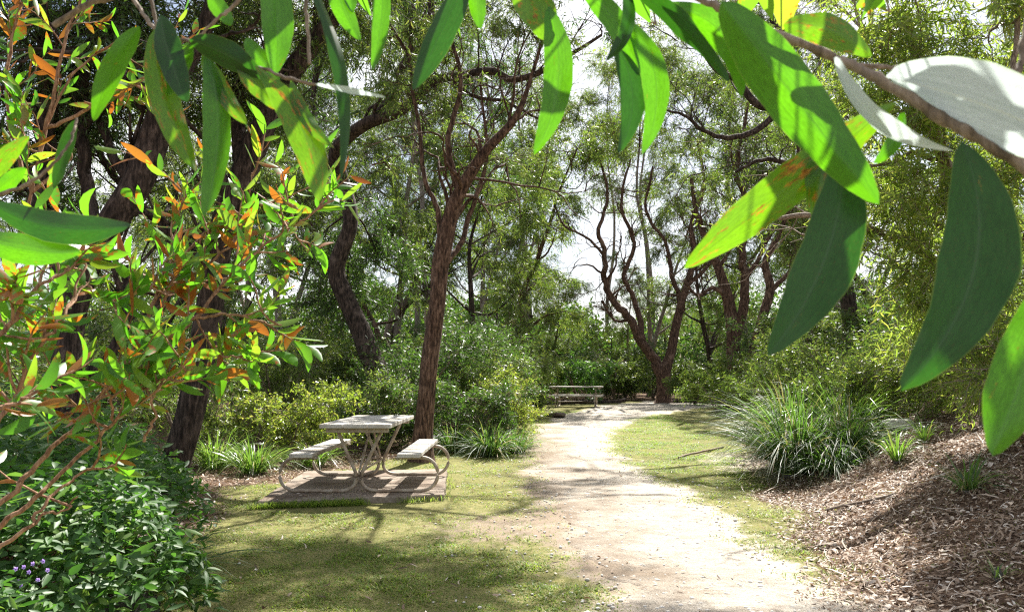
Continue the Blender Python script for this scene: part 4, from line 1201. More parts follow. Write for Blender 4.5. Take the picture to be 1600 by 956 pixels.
# ------------------------------------------------------------------ strappy tufts
def tuft(loc, n, L, W, mat, label, spread=.8, name='strappy_tuft', rb=.12, group=None, sag=(.35, .9)):
    b = np.asarray(loc, float)
    t = empty(name, b, label, 'grass tuft', group)
    mb = MB()
    a = rng.uniform(0, 2 * math.pi, n); r = rb * np.sqrt(rng.random(n))
    p0 = np.stack([np.cos(a) * r, np.sin(a) * r, np.zeros(n)], -1)
    tilt = np.clip(rng.random(n) ** .8 * spread, 0, 1.25)
    a2 = a + rng.normal(0, .5, n)
    d = np.stack([np.cos(a2) * np.sin(tilt), np.sin(a2) * np.sin(tilt), np.cos(tilt)], -1)
    l_ = L * rng.uniform(.55, 1.15, n)
    sg = rng.uniform(*sag, n)
    side = np.stack([-np.sin(a2), np.cos(a2), rng.normal(0, .25, n)], -1)
    K = 7
    tk = np.linspace(0, 1, K)
    V = []
    tw_ = rng.normal(0, .5, n)
    for t_ in tk:
        c = p0 + d * (l_ * t_)[:, None] + np.array([0, 0, -1.]) * (sg * l_ * t_ ** 2.3)[:, None] + np.stack([np.cos(a2), np.sin(a2), 0 * a2], -1) * (l_ * .22 * sg * t_ ** 2)[:, None]
        c[:, 2] = np.maximum(c[:, 2], .015 + .02 * t_)
        wv = W * (.75 + .4 * math.sin(math.pi * min(1, t_ * 1.2)) if t_ < .7 else W and (1.15 * (1 - t_) / .3 + .04)) if True else W
        wv = W * max(.05, min(1, (.7 + .9 * t_) if t_ < .35 else (1 - t_) / .65 * 1.02 if t_ > .55 else 1))
        sd_ = unit(side + (np.cross(d, side) * (tw_ * t_)[:, None]))
        V.append(np.stack([c - sd_ * wv / 2, c + sd_ * wv / 2], 1))
    V = np.concatenate(V, 1)
    base = (np.arange(n) * 2 * K)[:, None]
    fs = []
    for i in range(K - 1):
        fs.append(base + np.array([2 * i, 2 * i + 1, 2 * i + 3, 2 * i + 2]))
    mb.add(V.reshape(-1, 3), np.concatenate(fs), np.repeat(rng.random(n), 2 * K))
    mb.build('blades', M[mat], t)
    c = MB(); c.tube([(0, 0, -.06), (0, 0, .03), (0, 0, .07)], [rb * .8, rb * .75, rb * .3], 10, lump=.15); c.build('crown_base', M['log'], t)
    return t
tuft(onground(3.6, 9.5), 1100, 1.7, .014, 'strap', 'largest dark strappy tuft at the foot of the bank', .85, rb=.22)
tuft(onground(3.95, 10.4), 1000, 2.0, .014, 'strap', 'tall strappy tuft standing behind the largest one', .7, rb=.2)
tuft(onground(4.15, 9.3), 800, 1.35, .013, 'strap', 'dark arching strappy tuft right beside the largest one', .95, rb=.18)
tuft(onground(4.5, 10.1), 700, 1.6, .014, 'strap_bright', 'lighter strappy tuft at the back right of the clump', .8, rb=.18)
tuft(onground(3.75, 8.75), 420, .85, .012, 'strap', 'drooping strappy tuft in front of the largest one', 1.15, rb=.15)
tuft(G(1402, 722), 90, .62, .011, 'strap_bright', 'small upright strappy tuft below the pale rock', .6, rb=.05)
tuft(G(1512, 768), 70, .60, .011, 'strap', 'small splayed strappy tuft lower down on the bank litter', .9, rb=.05)
tuft(G(1445, 690), 60, .55, .010, 'strap_bright', 'thin strappy tuft right of the pale rock', .7, rb=.05)
tuft(G(1560, 905), 26, .22, .008, 'strap_bright', 'tiny green seedling tuft low on the bank litter', .9, rb=.03)
tuft(onground(-.35, 12.4), 420, 1.05, .013, 'strap', 'dark strappy tuft right of the centre trunk base', 1.0, rb=.15)
tuft(onground(-1.0, 12.9), 320, 1.05, .013, 'strap', 'dark strappy tuft behind the centre trunk', .9, rb=.15)
tuft(onground(.1, 13.0), 260, .9, .012, 'strap', 'dark strappy tuft under the yellow green shrub', .9, rb=.13)
tuft(onground(-3.5, 10.2), 330, .85, .014, 'strap_bright', 'pale green strappy tuft left of the near table slab', .8, rb=.16)
tuft(onground(-4.2, 10.6), 330, .95, .014, 'strap_bright', 'pale green strappy tuft beneath the pale yellow shrub', .8, rb=.16)
tuft(onground(-2.9, 11.0), 240, .75, .013, 'strap_bright', 'pale green strappy tuft behind the left bench', .8, rb=.14)
tuft(onground(-4.9, 9.7), 260, .85, .014, 'strap_bright', 'pale green strappy tuft beside the ribbed trunk', .8, rb=.15)
tuft(onground(-2.25, 4.9), 170, .8, .012, 'strap', 'dark strappy tuft poking out of the leafy groundcover', 1.1, rb=.07)
tuft(G(1375, 640), 200, .75, .011, 'strap_bright', 'bright strappy tuft behind the pale rock', .7, rb=.1)

# ------------------------------------------------------------------ rock, logs
def rock(loc, size, mat, label, name='rock', cat='rock', seed=0):
    bm = bmesh.new()
    bmesh.ops.create_icosphere(bm, subdivisions=4, radius=1)
    V = np.array([tuple(v.co) for v in bm.verts]); Fc = np.array([[v.index for v in f.verts] for f in bm.faces]); bm.free()
    V = np.sign(V) * np.abs(V) ** .7
    nn = vnoise(V[:, 0] + V[:, 2], V[:, 1] - V[:, 2] * .7, 1.7, seed) * .12 + vnoise(V[:, 1] + V[:, 2], V[:, 0], 5, seed) * .04
    V = V * (1 + nn)[:, None] * np.array(size) / 2
    mb = MB(); mb.add(V, Fc)
    o = mb.build(name, M[mat])
    o.location = [float(q) for q in loc]; o.rotation_euler = (0, R(6), rng.uniform(0, 3))
    return tag(o, label, cat)
rock(G(1405, 668) + np.array([0, 0, .03]), (.46, .34, .17), 'rock', 'pale flat topped rock half sunk in the bank above the tufts', seed=3)
rock(G(868, 650) + np.array([0, 0, .02]), (1.0, .4, .16), 'concrete', 'low brownish stone lying left of the far table', seed=5)

def log(a, b, r, label, mat='log', nm='fallen_log'):
    a = np.asarray(a, float); b = np.asarray(b, float)
    t = wobble(a + (b - a) * np.linspace(0, 1, 9)[:, None], r * .35)
    mb = MB(); mb.tube(t - a, np.linspace(r, r * .8, 9), 12, lump=.12)
    o = mb.build(nm, M[mat]); o.location = [float(q) for q in a]
    return tag(o, label, 'log' if r > .04 else 'stick')
log((-1.98, 4.15, .06), (-3.3, 4.5, .08), .085, 'grey log end poking out under the leafy groundcover', 'log')
log(G(1130, 700) + [0, 0, .02], G(1060, 716) + [0, 0, .02], .02, 'thin fallen stick at the foot of the bank by the grass strip', 'twig', 'fallen_stick')
log(G(700, 640) * 0 + onground(1.0, 28.8, .06), onground(4.6, 30.2, .08), .10, 'long dark fallen branch at the back edge of the clearing', 'bark_dark')
log(onground(6.0, 30.6, .05), onground(9.3, 29.6, .08), .09, 'fallen branch lying right of the V-forked tree', 'bark_dark')
log(G(1290, 800) + [0, 0, .02], G(1400, 775) + [0, 0, .02], .012, 'thin grey twig lying across the bank litter', 'twig', 'fallen_stick')

# ------------------------------------------------------------------ overhead branches with big leaves
def big_leaf(root, mat, b, tip, wpx, D0, D1, bend=0.0, roll=0.0, fold=.12, curl=0.0, shape=.85, name='leaf', wave=.02):
    """b, tip: pixels in the photograph; wpx: widest breadth; bend: sideways bow (fraction of length)"""
    A = P(b[0], b[1], D0); Z = P(tip[0], tip[1], D1)
    Dm = (D0 + D1) / 2
    W = wpx * Dm / F * .81
    bend = bend * 1.35
    ax = Z - A; L = np.linalg.norm(ax); ax = ax / L
    view = unit((A + Z) / 2 - np.array([0, 0, CAM_Z]))
    side = unit(np.cross(ax, view))            # across the leaf, in the picture plane
    nrm = np.cross(side, ax)
    cr, sr = math.cos(roll), math.sin(roll)
    s2 = side * cr + nrm * sr; n2 = nrm * cr - side * sr
    NT, NV = 29, 9
    t = np.linspace(0, 1, NT)
    ph = rng.uniform(0, 6)
    prof = np.sin(math.pi * np.clip(t, 0, 1) ** shape) ** .62
    prof = prof * (1 + .02 * np.sin(t * 23 + ph) + .012 * np.sin(t * 51 + ph))
    prof[0] = .03; prof[-1] = .0
    if L > 0: prof = np.maximum(prof, .035 * (t < .06))
    v = np.linspace(-1, 1, NV)
    off = bend * L * 4 * t * (1 - t)
    cen = A + ax * (L * t)[:, None] + side * off[:, None] + n2 * (curl * L * 4 * t * (1 - t))[:, None]
    V = cen[:, None] + s2 * (W / 2 * prof)[:, None, None] * v[None, :, None]
    up = (np.abs(v)[None] * fold * W * prof[:, None]) + (wave * W * np.sin(t * 11 + ph)[:, None] * v[None] * 2) + wave * W * .8 * np.sin(t * 17 + ph * 2)[:, None] * np.sign(v)[None] * v[None] ** 2
    V = V + n2 * up[..., None]
    base = A
    me_v = (V - base).reshape(-1, 3)
    i = np.arange(NT * NV).reshape(NT, NV)
    f = np.stack([i[:-1, :-1], i[:-1, 1:], i[1:, 1:], i[1:, :-1]], -1).reshape(-1, 4)
    mb = MB(); mb.add(me_v, f)
    o = mb.build(name, M[mat], root)
    o.location = base - np.array(root.location)
    T = np.repeat(t, NV); VV = np.tile(v, NT)
    for nm, arr in (('lt', T), ('lv', VV)):
        at = o.data.attributes.new(nm, 'FLOAT', 'POINT'); at.data.foreach_set('value', arr.astype(np.float32))
    return o

def stem(root, pts, r, mat='twig', name='stem'):
    c = np.array([P(px, py, D) for px, py, D in pts])
    s = spline(c, len(pts) * 6)
    s = s + rng.normal(size=s.shape) * .0004
    rr = np.linspace(r[0], r[1], len(s)) * (1 + .12 * np.sin(np.arange(len(s)) * 1.3))
    mb = MB(); mb.tube(s - np.array(root.location), rr, 9)
    return mb.build(name, M[mat], root)

# right hand branch
rt = empty('leafy_branch', P(1330, 100, .5), 'near branch of broad hanging green leaves crossing the upper right corner', 'branch')
stem(rt, [(980, -60, .52), (1080, -8, .50), (1140, 20, .49), (1220, 55, .49), (1290, 84, .485), (1340, 108, .48), (1410, 145, .47), (1470, 185, .46), (1530, 215, .45), (1600, 258, .44), (1700, 330, .43), (1850, 440, .43)], (.0022, .0048))
stem(rt, [(1300, 90, .49), (1350, 102, .49), (1420, 108, .49)], (.0022, .0014))
stem(rt, [(1640, -60, .5), (1605, 40, .5), (1592, 110, .49), (1575, 112, .49)], (.003, .0018))
big_leaf(rt, 'over_green', (1128, 2), (1374, 320), 112, .475, .46, bend=.0, roll=.15, curl=.03, shape=.8)
big_leaf(rt, 'over_spot', (1400, 160), (1068, 420), 84, .52, .54, bend=.0, roll=.25, fold=.1, shape=1.0)
big_leaf(rt, 'over_spot', (1272, 212), (1268, 335), 52, .53, .53, bend=.05, roll=.4)
big_leaf(rt, 'over_shaded', (1318, 235), (1200, 556), 118, .50, .49, bend=.06, roll=-.35, fold=.1, shape=.95)
big_leaf(rt, 'over_shaded', (1503, 222), (1408, 610), 138, .44, .43, bend=.10, roll=-.3, fold=.15, shape=.92)
big_leaf(rt, 'over_green', (1665, 420), (1550, 712), 112, .43, .42, bend=.0, roll=.3, shape=1.0)
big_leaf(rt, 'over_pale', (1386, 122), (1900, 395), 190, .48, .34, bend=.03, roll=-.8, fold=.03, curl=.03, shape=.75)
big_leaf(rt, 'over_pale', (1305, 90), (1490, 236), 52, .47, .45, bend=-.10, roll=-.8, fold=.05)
big_leaf(rt, 'over_green', (1412, 176), (1366, 256), 34, .48, .48, bend=.08, roll=.4)
big_leaf(rt, 'over_spot', (1225, 38), (1362, 88), 70, .53, .53, bend=.08, roll=.5)
big_leaf(rt, 'over_green', (1034, 6), (1160, 152), 58, .54, .54, bend=.14, roll=.2)
big_leaf(rt, 'over_shaded', (985, -18), (1140, 128), 60, .56, .5, bend=.03, roll=-.85, fold=.05)

# middle hanging leaves
md = empty('leafy_branch', P(860, -40, .6), 'leaves hanging into the top centre of the view from a twig above', 'branch')
stem(md, [(560, -90, .62), (700, -62, .61), (800, -48, .6), (900, -42, .58), (985, -55, .56)], (.002, .0026))
stem(md, [(800, -48, .6), (815, -30, .6)], (.0014, .001)); stem(md, [(900, -42, .58), (905, -22, .58)], (.0014, .001))
stem(md, [(730, -58, .6), (735, -35, .6)], (.0014, .001)); stem(md, [(965, -50, .56), (975, -20, .56)], (.0014, .001))
big_leaf(md, 'over_spot', (812, -34), (862, 64), 78, .60, .59, bend=.02, roll=.3, shape=.8)
big_leaf(md, 'over_green', (858, 10), (834, 242), 60, .585, .58, bend=.08, roll=.1, shape=.8)
big_leaf(md, 'over_green', (903, -26), (1000, 118), 48, .58, .57, bend=.06, roll=.2)
big_leaf(md, 'over_shaded', (962, 70), (966, 240), 52, .575, .57, bend=.1, roll=-.2)
big_leaf(md, 'over_green', (978, 28), (1004, 242), 54, .565, .56, bend=.11, roll=.1)
big_leaf(md, 'over_shaded', (976, -28), (946, 96), 34, .55, .55, bend=.12, roll=.5)
big_leaf(md, 'over_shaded', (732, -38), (645, 142), 58, .60, .59, bend=.0, roll=-.3, shape=.85)
big_leaf(md, 'over_green', (742, -40), (750, 46), 36, .61, .61, roll=.2)
big_leaf(md, 'over_green', (596, -58), (582, 110), 36, .62, .62, bend=.03, roll=.2)
big_leaf(md, 'over_green', (520, -60), (563, 64), 44, .62, .62, bend=-.05, roll=.1)
big_leaf(md, 'over_green', (545, -60), (550, 20), 36, .62, .62, roll=.4)

# left hanging sprig
lf_ = empty('leafy_branch', P(250, 30, .62), 'sprig of long hanging leaves on pale twigs across the upper left', 'branch')
stem(lf_, [(150, -70, .66), (212, 5, .64), (245, 48, .62), (300, 66, .61), (345, 84, .6), (400, 104, .59), (455, 124, .58), (492, 132, .58)], (.0019, .0013), 'twig')
stem(lf_, [(84, 40, .7), (140, 6, .7), (190, -12, .7), (240, -60, .7)], (.0028, .0034), 'twig')
stem(lf_, [(470, -90, .6), (478, 10, .6), (484, 100, .59)], (.0022, .0012), 'twig')
stem(lf_, [(245, 48, .62), (238, 10, .62), (220, -60, .62)], (.0014, .0018), 'twig')
stem(lf_, [(300, 66, .61), (340, 30, .6), (372, 2, .6), (420, -60, .6)], (.0012, .0018), 'twig')
big_leaf(lf_, 'over_green', (218, 42), (146, 190), 46, .62, .62, bend=-.03, roll=.3)
big_leaf(lf_, 'over_spot', (243, 46), (306, 268), 60, .61, .60, bend=-.04, roll=.25, shape=.85)
big_leaf(lf_, 'over_shaded', (250, 24), (292, 160), 56, .60, .59, bend=-.02, roll=-.3)
big_leaf(lf_, 'over_green', (322, 76), (318, 338), 54, .595, .585, bend=.05, roll=.2, shape=.95)
big_leaf(lf_, 'over_spot', (318, 82), (386, 195), 40, .60, .60, bend=-.03, roll=.35)
big_leaf(lf_, 'over_spot', (398, 102), (500, 314), 66, .575, .565, bend=.07, roll=.15, shape=1.15)
big_leaf(lf_, 'over_shaded', (296, 62), (412, 122), 56, .585, .585, bend=.03, roll=-.3)
big_leaf(lf_, 'over_spot', (372, 98), (438, 172), 42, .59, .59, bend=.0, roll=.3)
big_leaf(lf_, 'over_green', (328, -10), (362, 40), 36, .61, .61, roll=.3)
big_leaf(lf_, 'over_green', (418, -70), (430, 118), 64, .60, .59, bend=.03, roll=-.1, shape=.9)
big_leaf(lf_, 'over_shaded', (478, -40), (532, 284), 34, .585, .575, bend=.06, roll=.6)
big_leaf(lf_, 'over_green', (384, 60), (436, 130), 40, .60, .60, roll=.3)
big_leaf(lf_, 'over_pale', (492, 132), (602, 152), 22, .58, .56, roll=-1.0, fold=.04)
big_leaf(lf_, 'over_green', (300, 70), (262, 150), 34, .60, .6, roll=.3)
big_leaf(lf_, 'over_spot', (455, 126), (522, 232), 30, .575, .57, roll=.4, bend=-.06)

# left edge sprig
le = empty('leafy_branch', P(-30, 300, .6), 'few broad leaves poking in at the left edge above the rust spotted bush', 'branch')
stem(le, [(-90, 330, .62), (-20, 308, .61), (40, 290, .6), (90, 250, .6)], (.0022, .0012))
stem(le, [(-60, 322, .62), (-45, 372, .61)], (.0018, .0012))
big_leaf(le, 'over_shaded', (-25, 312), (205, 352), 66, .60, .58, bend=-.06, roll=.3, shape=1.1)
big_leaf(le, 'over_green', (-48, 362), (126, 394), 60, .60, .59, bend=-.04, roll=.2, shape=1.0)
big_leaf(le, 'over_spot', (-30, 300), (46, 212), 36, .61, .61, bend=.04, roll=.3)
big_leaf(le, 'over_shaded', (118, 188), (84, 296), 30, .62, .62, roll=.5)
big_leaf(le, 'over_green', (-10, 300), (40, 262), 30, .61, .61, roll=.2)
stem(le, [(90, 250, .6), (112, 215, .61), (119, 186, .62)], (.0012, .001))

# ------------------------------------------------------------------ rust spotted bush in the left foreground
rb_root = np.array([-1.95, 1.75, 0.0])
rb_ = empty('leafy_bush', rb_root, 'near bush with green and rust orange leaves on bare brown stems at the left', 'bush')
def bush_branch(pts, r, n_tw, rust_, n_leaf=9, Lm=.062, from_t=.35, tw_len=.22):
    rust = rust_ * .30
    c = np.array([P(px, py, D) for px, py, D in pts])
    s = spline(c, len(pts) * 7)
    s = wobble(s, .003)
    mb = MB(); mb.tube(s - rb_root, np.linspace(r[0], r[1], len(s)), 8)
    if pts[0][0] < 0:
        q0 = rb_root + rng.normal(size=3) * .05 * np.array([1, 1, 0])
        mb.tube(spline([q0, (q0 * .6 + s[0] * .4) + [-.05, 0, .05], s[0]], 12) - rb_root, np.linspace(r[0] * 1.5, r[0], 12), 8)
    g = MB(); rs = MB(); tw = MB()
    n_tw = max(1, int(n_tw * 1.0))
    for i in range(n_tw):
        j = int(len(s) * (from_t + (1 - from_t) * (i + rng.random() * .7) / n_tw)); j = min(j, len(s) - 2)
        td = unit(s[j + 1] - s[j])
        dr = unit(td * .7 + rng.normal(size=3) * .6 + np.array([0, -.1, .25]))
        ln = tw_len * rng.uniform(.5, 1.2)
        q = [s[j]]
        for k in range(6):
            dr = unit(dr + rng.normal(size=3) * .16); q.append(q[-1] + dr * ln / 6)
        q = np.array(q)
        tw.tube(q - rb_root, np.linspace(.0028, .0010, 7), 5)
        m = n_leaf
        f = np.linspace(.15, 1, m) * 5.98
        i0 = np.minimum(f.astype(int), 5); fr = (f - i0)[:, None]
        pos = q[i0] * (1 - fr) + q[i0 + 1] * fr
        tdv = unit(q[i0 + 1] - q[i0])
        sgn = np.where(np.arange(m) % 2, 1, -1)[:, None]
        sd = unit(np.cross(tdv, unit(rng.normal(size=3)))) * sgn
        ld = unit(tdv * .7 + sd * .7 + rng.normal(size=(m, 3)) * .22)
        side = np.cross(ld, unit(np.array([0, -.8, .6]) + rng.normal(size=(m, 3)) * .55))
        Lr = Lm * rng.uniform(.6, 1.35, m)
        isr = rng.random(m) < rust
        for sel, tgt in ((~isr, g), (isr, rs)):
            if sel.sum():
                near_leaves(tgt, pos[sel] - rb_root, ld[sel], side[sel], Lr[sel], Lr[sel] * rng.uniform(.2, .34, sel.sum()))
    o = mb.build('branch', M['twig_warm'], rb_)
    tw.build('twigs', M['twig_warm'], o)
    if g.n: g.build('foliage', M['bush_leaf'], o)
    if rs.n: rs.build('rusty_foliage', M['bush_leaf_rust'], o)
def near_leaves(mb, pos, d, side, L, W):
    """better shaped leaves: 7 rows x 3 columns"""
    n = len(pos)
    d = unit(d); side = unit(side - (side * d).sum(1, keepdims=True) * d); nrm = np.cross(d, side)
    t = np.array([0, .1, .28, .5, .72, .9, 1.0]); w_ = np.array([.06, .45, .88, 1, .8, .42, .03])
    bend = rng.normal(0, .10, n); cur = rng.normal(0, .10, n)
    V = []
    for ti, wi in zip(t, w_):
        c = pos + d * (L * ti)[:, None] + side * (bend * L * 4 * ti * (1 - ti))[:, None] + nrm * (cur * L * ti * ti * 1.6)[:, None]
        o = side * (W * wi / 2)[:, None]; up = nrm * (W * .12 * wi)[:, None]
        V.append(np.stack([c - o + up, c, c + o + up], 1))
    V = np.concatenate(V, 1)
    base = (np.arange(n) * 21)[:, None]
    fs = []
    for i in range(6):
        for k in range(2):
            fs.append(base + np.array([3 * i + k, 3 * i + k + 1, 3 * i + k + 4, 3 * i + k + 3]))
    mb.add(V.reshape(-1, 3), np.concatenate(fs), np.repeat(rng.random(n), 21))
D0 = 1.5
# long bare stems sweeping up from the bottom left
bush_branch([(-60, 860, 1.35), (10, 775, 1.4), (70, 715, 1.45), (130, 655, 1.5), (170, 600, 1.55), (215, 548, 1.6), (255, 480, 1.65), (285, 400, 1.7)], (.0058, .0025), 9, .35, from_t=.45)
bush_branch([(-70, 870, 1.4), (0, 822, 1.42), (60, 775, 1.45), (120, 715, 1.5), (185, 655, 1.5), (225, 600, 1.5)], (.0055, .0025), 5, .25, from_t=.7, Lm=.065)
bush_branch([(-60, 900, 1.35), (0, 858, 1.38), (50, 815, 1.4), (85, 770, 1.45), (130, 740, 1.5), (180, 725, 1.5)], (.0042, .002), 2, .3, from_t=.8)
bush_branch([(50, 820, 1.4), (70, 800, 1.42), (95, 800, 1.44), (125, 775, 1.45)], (.003, .0015), 1, .5, from_t=.8, n_leaf=3)
bush_branch([(200, 570, 1.6), (250, 535, 1.6), (300, 500, 1.6), (350, 440, 1.65), (410, 385, 1.7), (470, 345, 1.7), (520, 312, 1.7)], (.0048, .002), 12, .5, from_t=.3, tw_len=.17)
bush_branch([(215, 548, 1.6), (240, 470, 1.6), (262, 420, 1.65), (275, 350, 1.7), (290, 290, 1.7)], (.0045, .002), 7, .55, from_t=.25, tw_len=.17)
bush_branch([(300, 500, 1.6), (350, 490, 1.6), (400, 500, 1.6), (440, 510, 1.6)], (.0035, .0015), 4, .15, from_t=.3, tw_len=.14)
bush_branch([(240, 450, 1.65), (300, 430, 1.7), (360, 380, 1.7), (385, 330, 1.75), (395, 270, 1.75)], (.004, .0015), 7, .6, from_t=.25, tw_len=.16)
bush_branch([(-60, 760, 1.25), (-20, 690, 1.25), (20, 620, 1.3), (50, 560, 1.3), (80, 520, 1.3), (110, 470, 1.35), (135, 400, 1.4)], (.005, .002), 13, .18, from_t=.3, tw_len=.17, Lm=.052)
bush_branch([(-80, 640, 1.2), (-30, 560, 1.2), (20, 500, 1.25), (60, 450, 1.25), (110, 420, 1.3), (150, 400, 1.3)], (.005, .002), 10, .2, from_t=.3, tw_len=.15, Lm=.052)
bush_branch([(-80, 660, 1.0), (-30, 640, 1.0), (10, 640, 1.0), (50, 620, 1.0)], (.003, .0015), 3, .5, from_t=.4, tw_len=.1, Lm=.042)
bush_branch([(130, 440, 1.5), (170, 470, 1.5), (220, 450, 1.5), (270, 460, 1.55)], (.003, .0015), 5, .45, from_t=.2, tw_len=.15)
bush_branch([(180, 660, 1.5), (170, 620, 1.45), (175, 600, 1.4)], (.003, .0015), 3, .15, from_t=.4, tw_len=.14, n_leaf=8, Lm=.075)
bush_branch([(225, 690, 1.5), (240, 650, 1.5), (235, 600, 1.5), (270, 590, 1.5), (305, 575, 1.5)], (.003, .0015), 4, .35, from_t=.3, tw_len=.13)
bush_branch([(385, 560, 1.6), (350, 555, 1.6), (300, 560, 1.6), (240, 620, 1.6)][::-1], (.003, .0015), 4, .5, from_t=.5, tw_len=.1)
bush_branch([(285, 400, 1.7), (330, 360, 1.75), (400, 320, 1.8), (450, 350, 1.8), (480, 390, 1.8)], (.0035, .0015), 7, .5, from_t=.2, tw_len=.17)

# second, rustier bush higher up behind
tl_ = empty('leafy_bush', P(-150, 1165, 2.6), 'rust leaved bush top filling the upper left behind the hanging sprig', 'bush')
rb_keep, rbr_keep = rb_, rb_root
rb_, rb_root = tl_, np.array(tl_.location)
for pts in ([(-150, 1165, 2.6), (-90, 900, 2.6), (-40, 680, 2.6), (5, 480, 2.6), (50, 300, 2.6), (70, 200, 2.6), (120, 110, 2.6), (190, 60, 2.6)], [(50, 300, 2.6), (20, 220, 2.6), (10, 120, 2.6), (30, 20, 2.6), (60, -60, 2.6)],
            [(70, 200, 2.6), (100, 190, 2.6), (170, 150, 2.6), (230, 120, 2.6), (270, 90, 2.6)], [(60, 250, 2.6), (90, 120, 2.6), (110, 40, 2.6), (150, -50, 2.6)], [(50, 300, 2.6), (110, 245, 2.6), (60, 240, 2.6), (30, 200, 2.6)]):
    bush_branch(pts, (.008, .003), 7, .62, from_t=.4, tw_len=.26, Lm=.085, n_leaf=9)
rb_, rb_root = rb_keep, rbr_keep

# ------------------------------------------------------------------ leafy groundcover at the lower left
def groundcover(c, rx, ry, h, n, label, mat='leaf_ground', L=.078, nm='groundcover_shrub'):
    b = onground(c[0], c[1])
    t = empty(nm, b, label, 'shrub')
    # vine stems creeping through it
    tw = MB()
    for i in range(46):
        a = rng.uniform(0, 6.28); q = np.array([math.cos(a) * rx, math.sin(a) * ry]) * rng.uniform(.3, .95)
        hh = h * rng.uniform(.5, .95) * (1 - .4 * (q[0] / rx) ** 2)
        s = spline(np.array([[0, 0, 0], [q[0] * .5, q[1] * .5, hh * .75], [q[0], q[1], hh]]) + rng.normal(size=(3, 3)) * .03 * np.array([[0], [1], [1]]), 9)
        tw.tube(s, np.linspace(.006, .002, 9), 5)
    tw.build('stems', M['twig_warm'], t)
    x = rng.uniform(-1, 1, n); y = rng.uniform(-1, 1, n)
    k = x * x + y * y < 1 + .25 * vnoise(x, y, 4, 3); x, y = x[k], y[k]; m = len(x)
    top = h * (1 - (x * x + y * y)) ** .5 if False else h * np.sqrt(np.clip(1.15 - (x * x + y * y), .02, 1)) * (1 + .34 * vnoise(x * rx, y * ry, 2.9, c[0]) + .12 * vnoise(x * rx, y * ry, 9, 2)) + .10 * rng.random(m) ** 6
    z = top * (1 - .75 * rng.random(m) ** 2.2)
    gx, gy = x * rx, y * ry
    pos = np.stack([gx, gy, z + hgt(gx + c[0], gy + c[1]) - b[2]], -1)
    a = rng.uniform(0, 6.28, m)
    d = np.stack([np.cos(a), np.sin(a), rng.normal(-.1, .4, m)], -1)
    d += np.stack([x, y, 0 * x], -1) * .5
    up = unit(np.stack([x * .6, y * .6, np.ones(m)], -1) + rng.normal(size=(m, 3)) * .6)
    side = np.cross(up, unit(d))
    kk = vnoise(pos[:, 0] + pos[:, 2], pos[:, 1] - pos[:, 2], 5.5, 7) > -.42
    pos, d, side = pos[kk], d[kk], side[kk]; m = len(pos)
    lf = MB(); near_leaves_b(lf, pos, unit(d), side, L * rng.uniform(.45, 1.45, m), L * rng.uniform(.28, .46, m))
    lf.build('foliage', M[mat], t)
    return t
def near_leaves_b(mb, pos, d, side, L, W):
    n = len(pos)
    d = unit(d); side = unit(side - (side * d).sum(1, keepdims=True) * d); nrm = np.cross(d, side)
    t = [0, .22, .5, .78, 1.0]; w_ = [.05, .8, 1, .62, .02]
    cur = rng.normal(.06, .08, n)
    V = []
    for ti, wi in zip(t, w_):
        c = pos + d * (L * ti)[:, None] - nrm * (cur * L * ti * ti * 2)[:, None]
        o = side * (W * wi / 2)[:, None]; up = nrm * (W * .16 * wi)[:, None]
        V.append(np.stack([c - o + up, c, c + o + up], 1))
    V = np.concatenate(V, 1)
    base = (np.arange(n) * 15)[:, None]
    fs = [base + np.array([3 * i + k, 3 * i + k + 1, 3 * i + k + 4, 3 * i + k + 3]) for i in range(4) for k in range(2)]
    mb.add(V.reshape(-1, 3), np.concatenate(fs), np.repeat(rng.random(n), 15))
groundcover((-2.75, 3.9), 1.15, .95, .72, 13000, 'largest mound of dark broad leaved groundcover with small purple flowers at lower left')
groundcover((-3.6, 5.4), 1.35, 1.2, .95, 11000, 'mound of broad leaved groundcover in front of the ribbed trunk')
groundcover((-4.8, 7.2), 1.4, 1.2, 1.1, 8000, 'mound of leafy groundcover around the far left stems', L=.07)
groundcover((-2.35, 3.0), .62, .5, .38, 4200, 'low near mound of leafy groundcover in the bottom left corner', L=.055)
fl = empty('flower_sprig', onground(-2.35, 3.45, .3), 'sprig of small purple flowers in the leafy groundcover', 'flowers')
st_ = MB()
fpos = [P(px, py, 3.25) for px, py in ((38, 885), (52, 880), (46, 893), (68, 876), (30, 908), (60, 905), (25, 888), (33, 914), (75, 890))]
hub = np.array([0.03, .06, -.2])
for p in fpos:
    q = p - np.array(fl.location)
    st_.tube(spline([hub, (hub + q) / 2 + [0, .02, -.02], q], 8), np.full(8, .0013), 5)
    a = np.linspace(0, 6.28, 5, endpoint=False) + rng.uniform(0, 1)
    d = np.stack([np.cos(a), -.35 + 0 * a, np.sin(a)], -1)
    pe = MB()
    near_leaves_b(pe, np.repeat(q[None], 5, 0), d, np.cross(d, [0, -1, .2]), np.full(5, .012), np.full(5, .008))
    pe.tube([q + [0, .002, 0], q + [0, -.003, 0]], [.002, .0025], 6)
    pe.build('flower', M['petal'], fl)
st_.build('stems', M['leaf_olive'], fl)

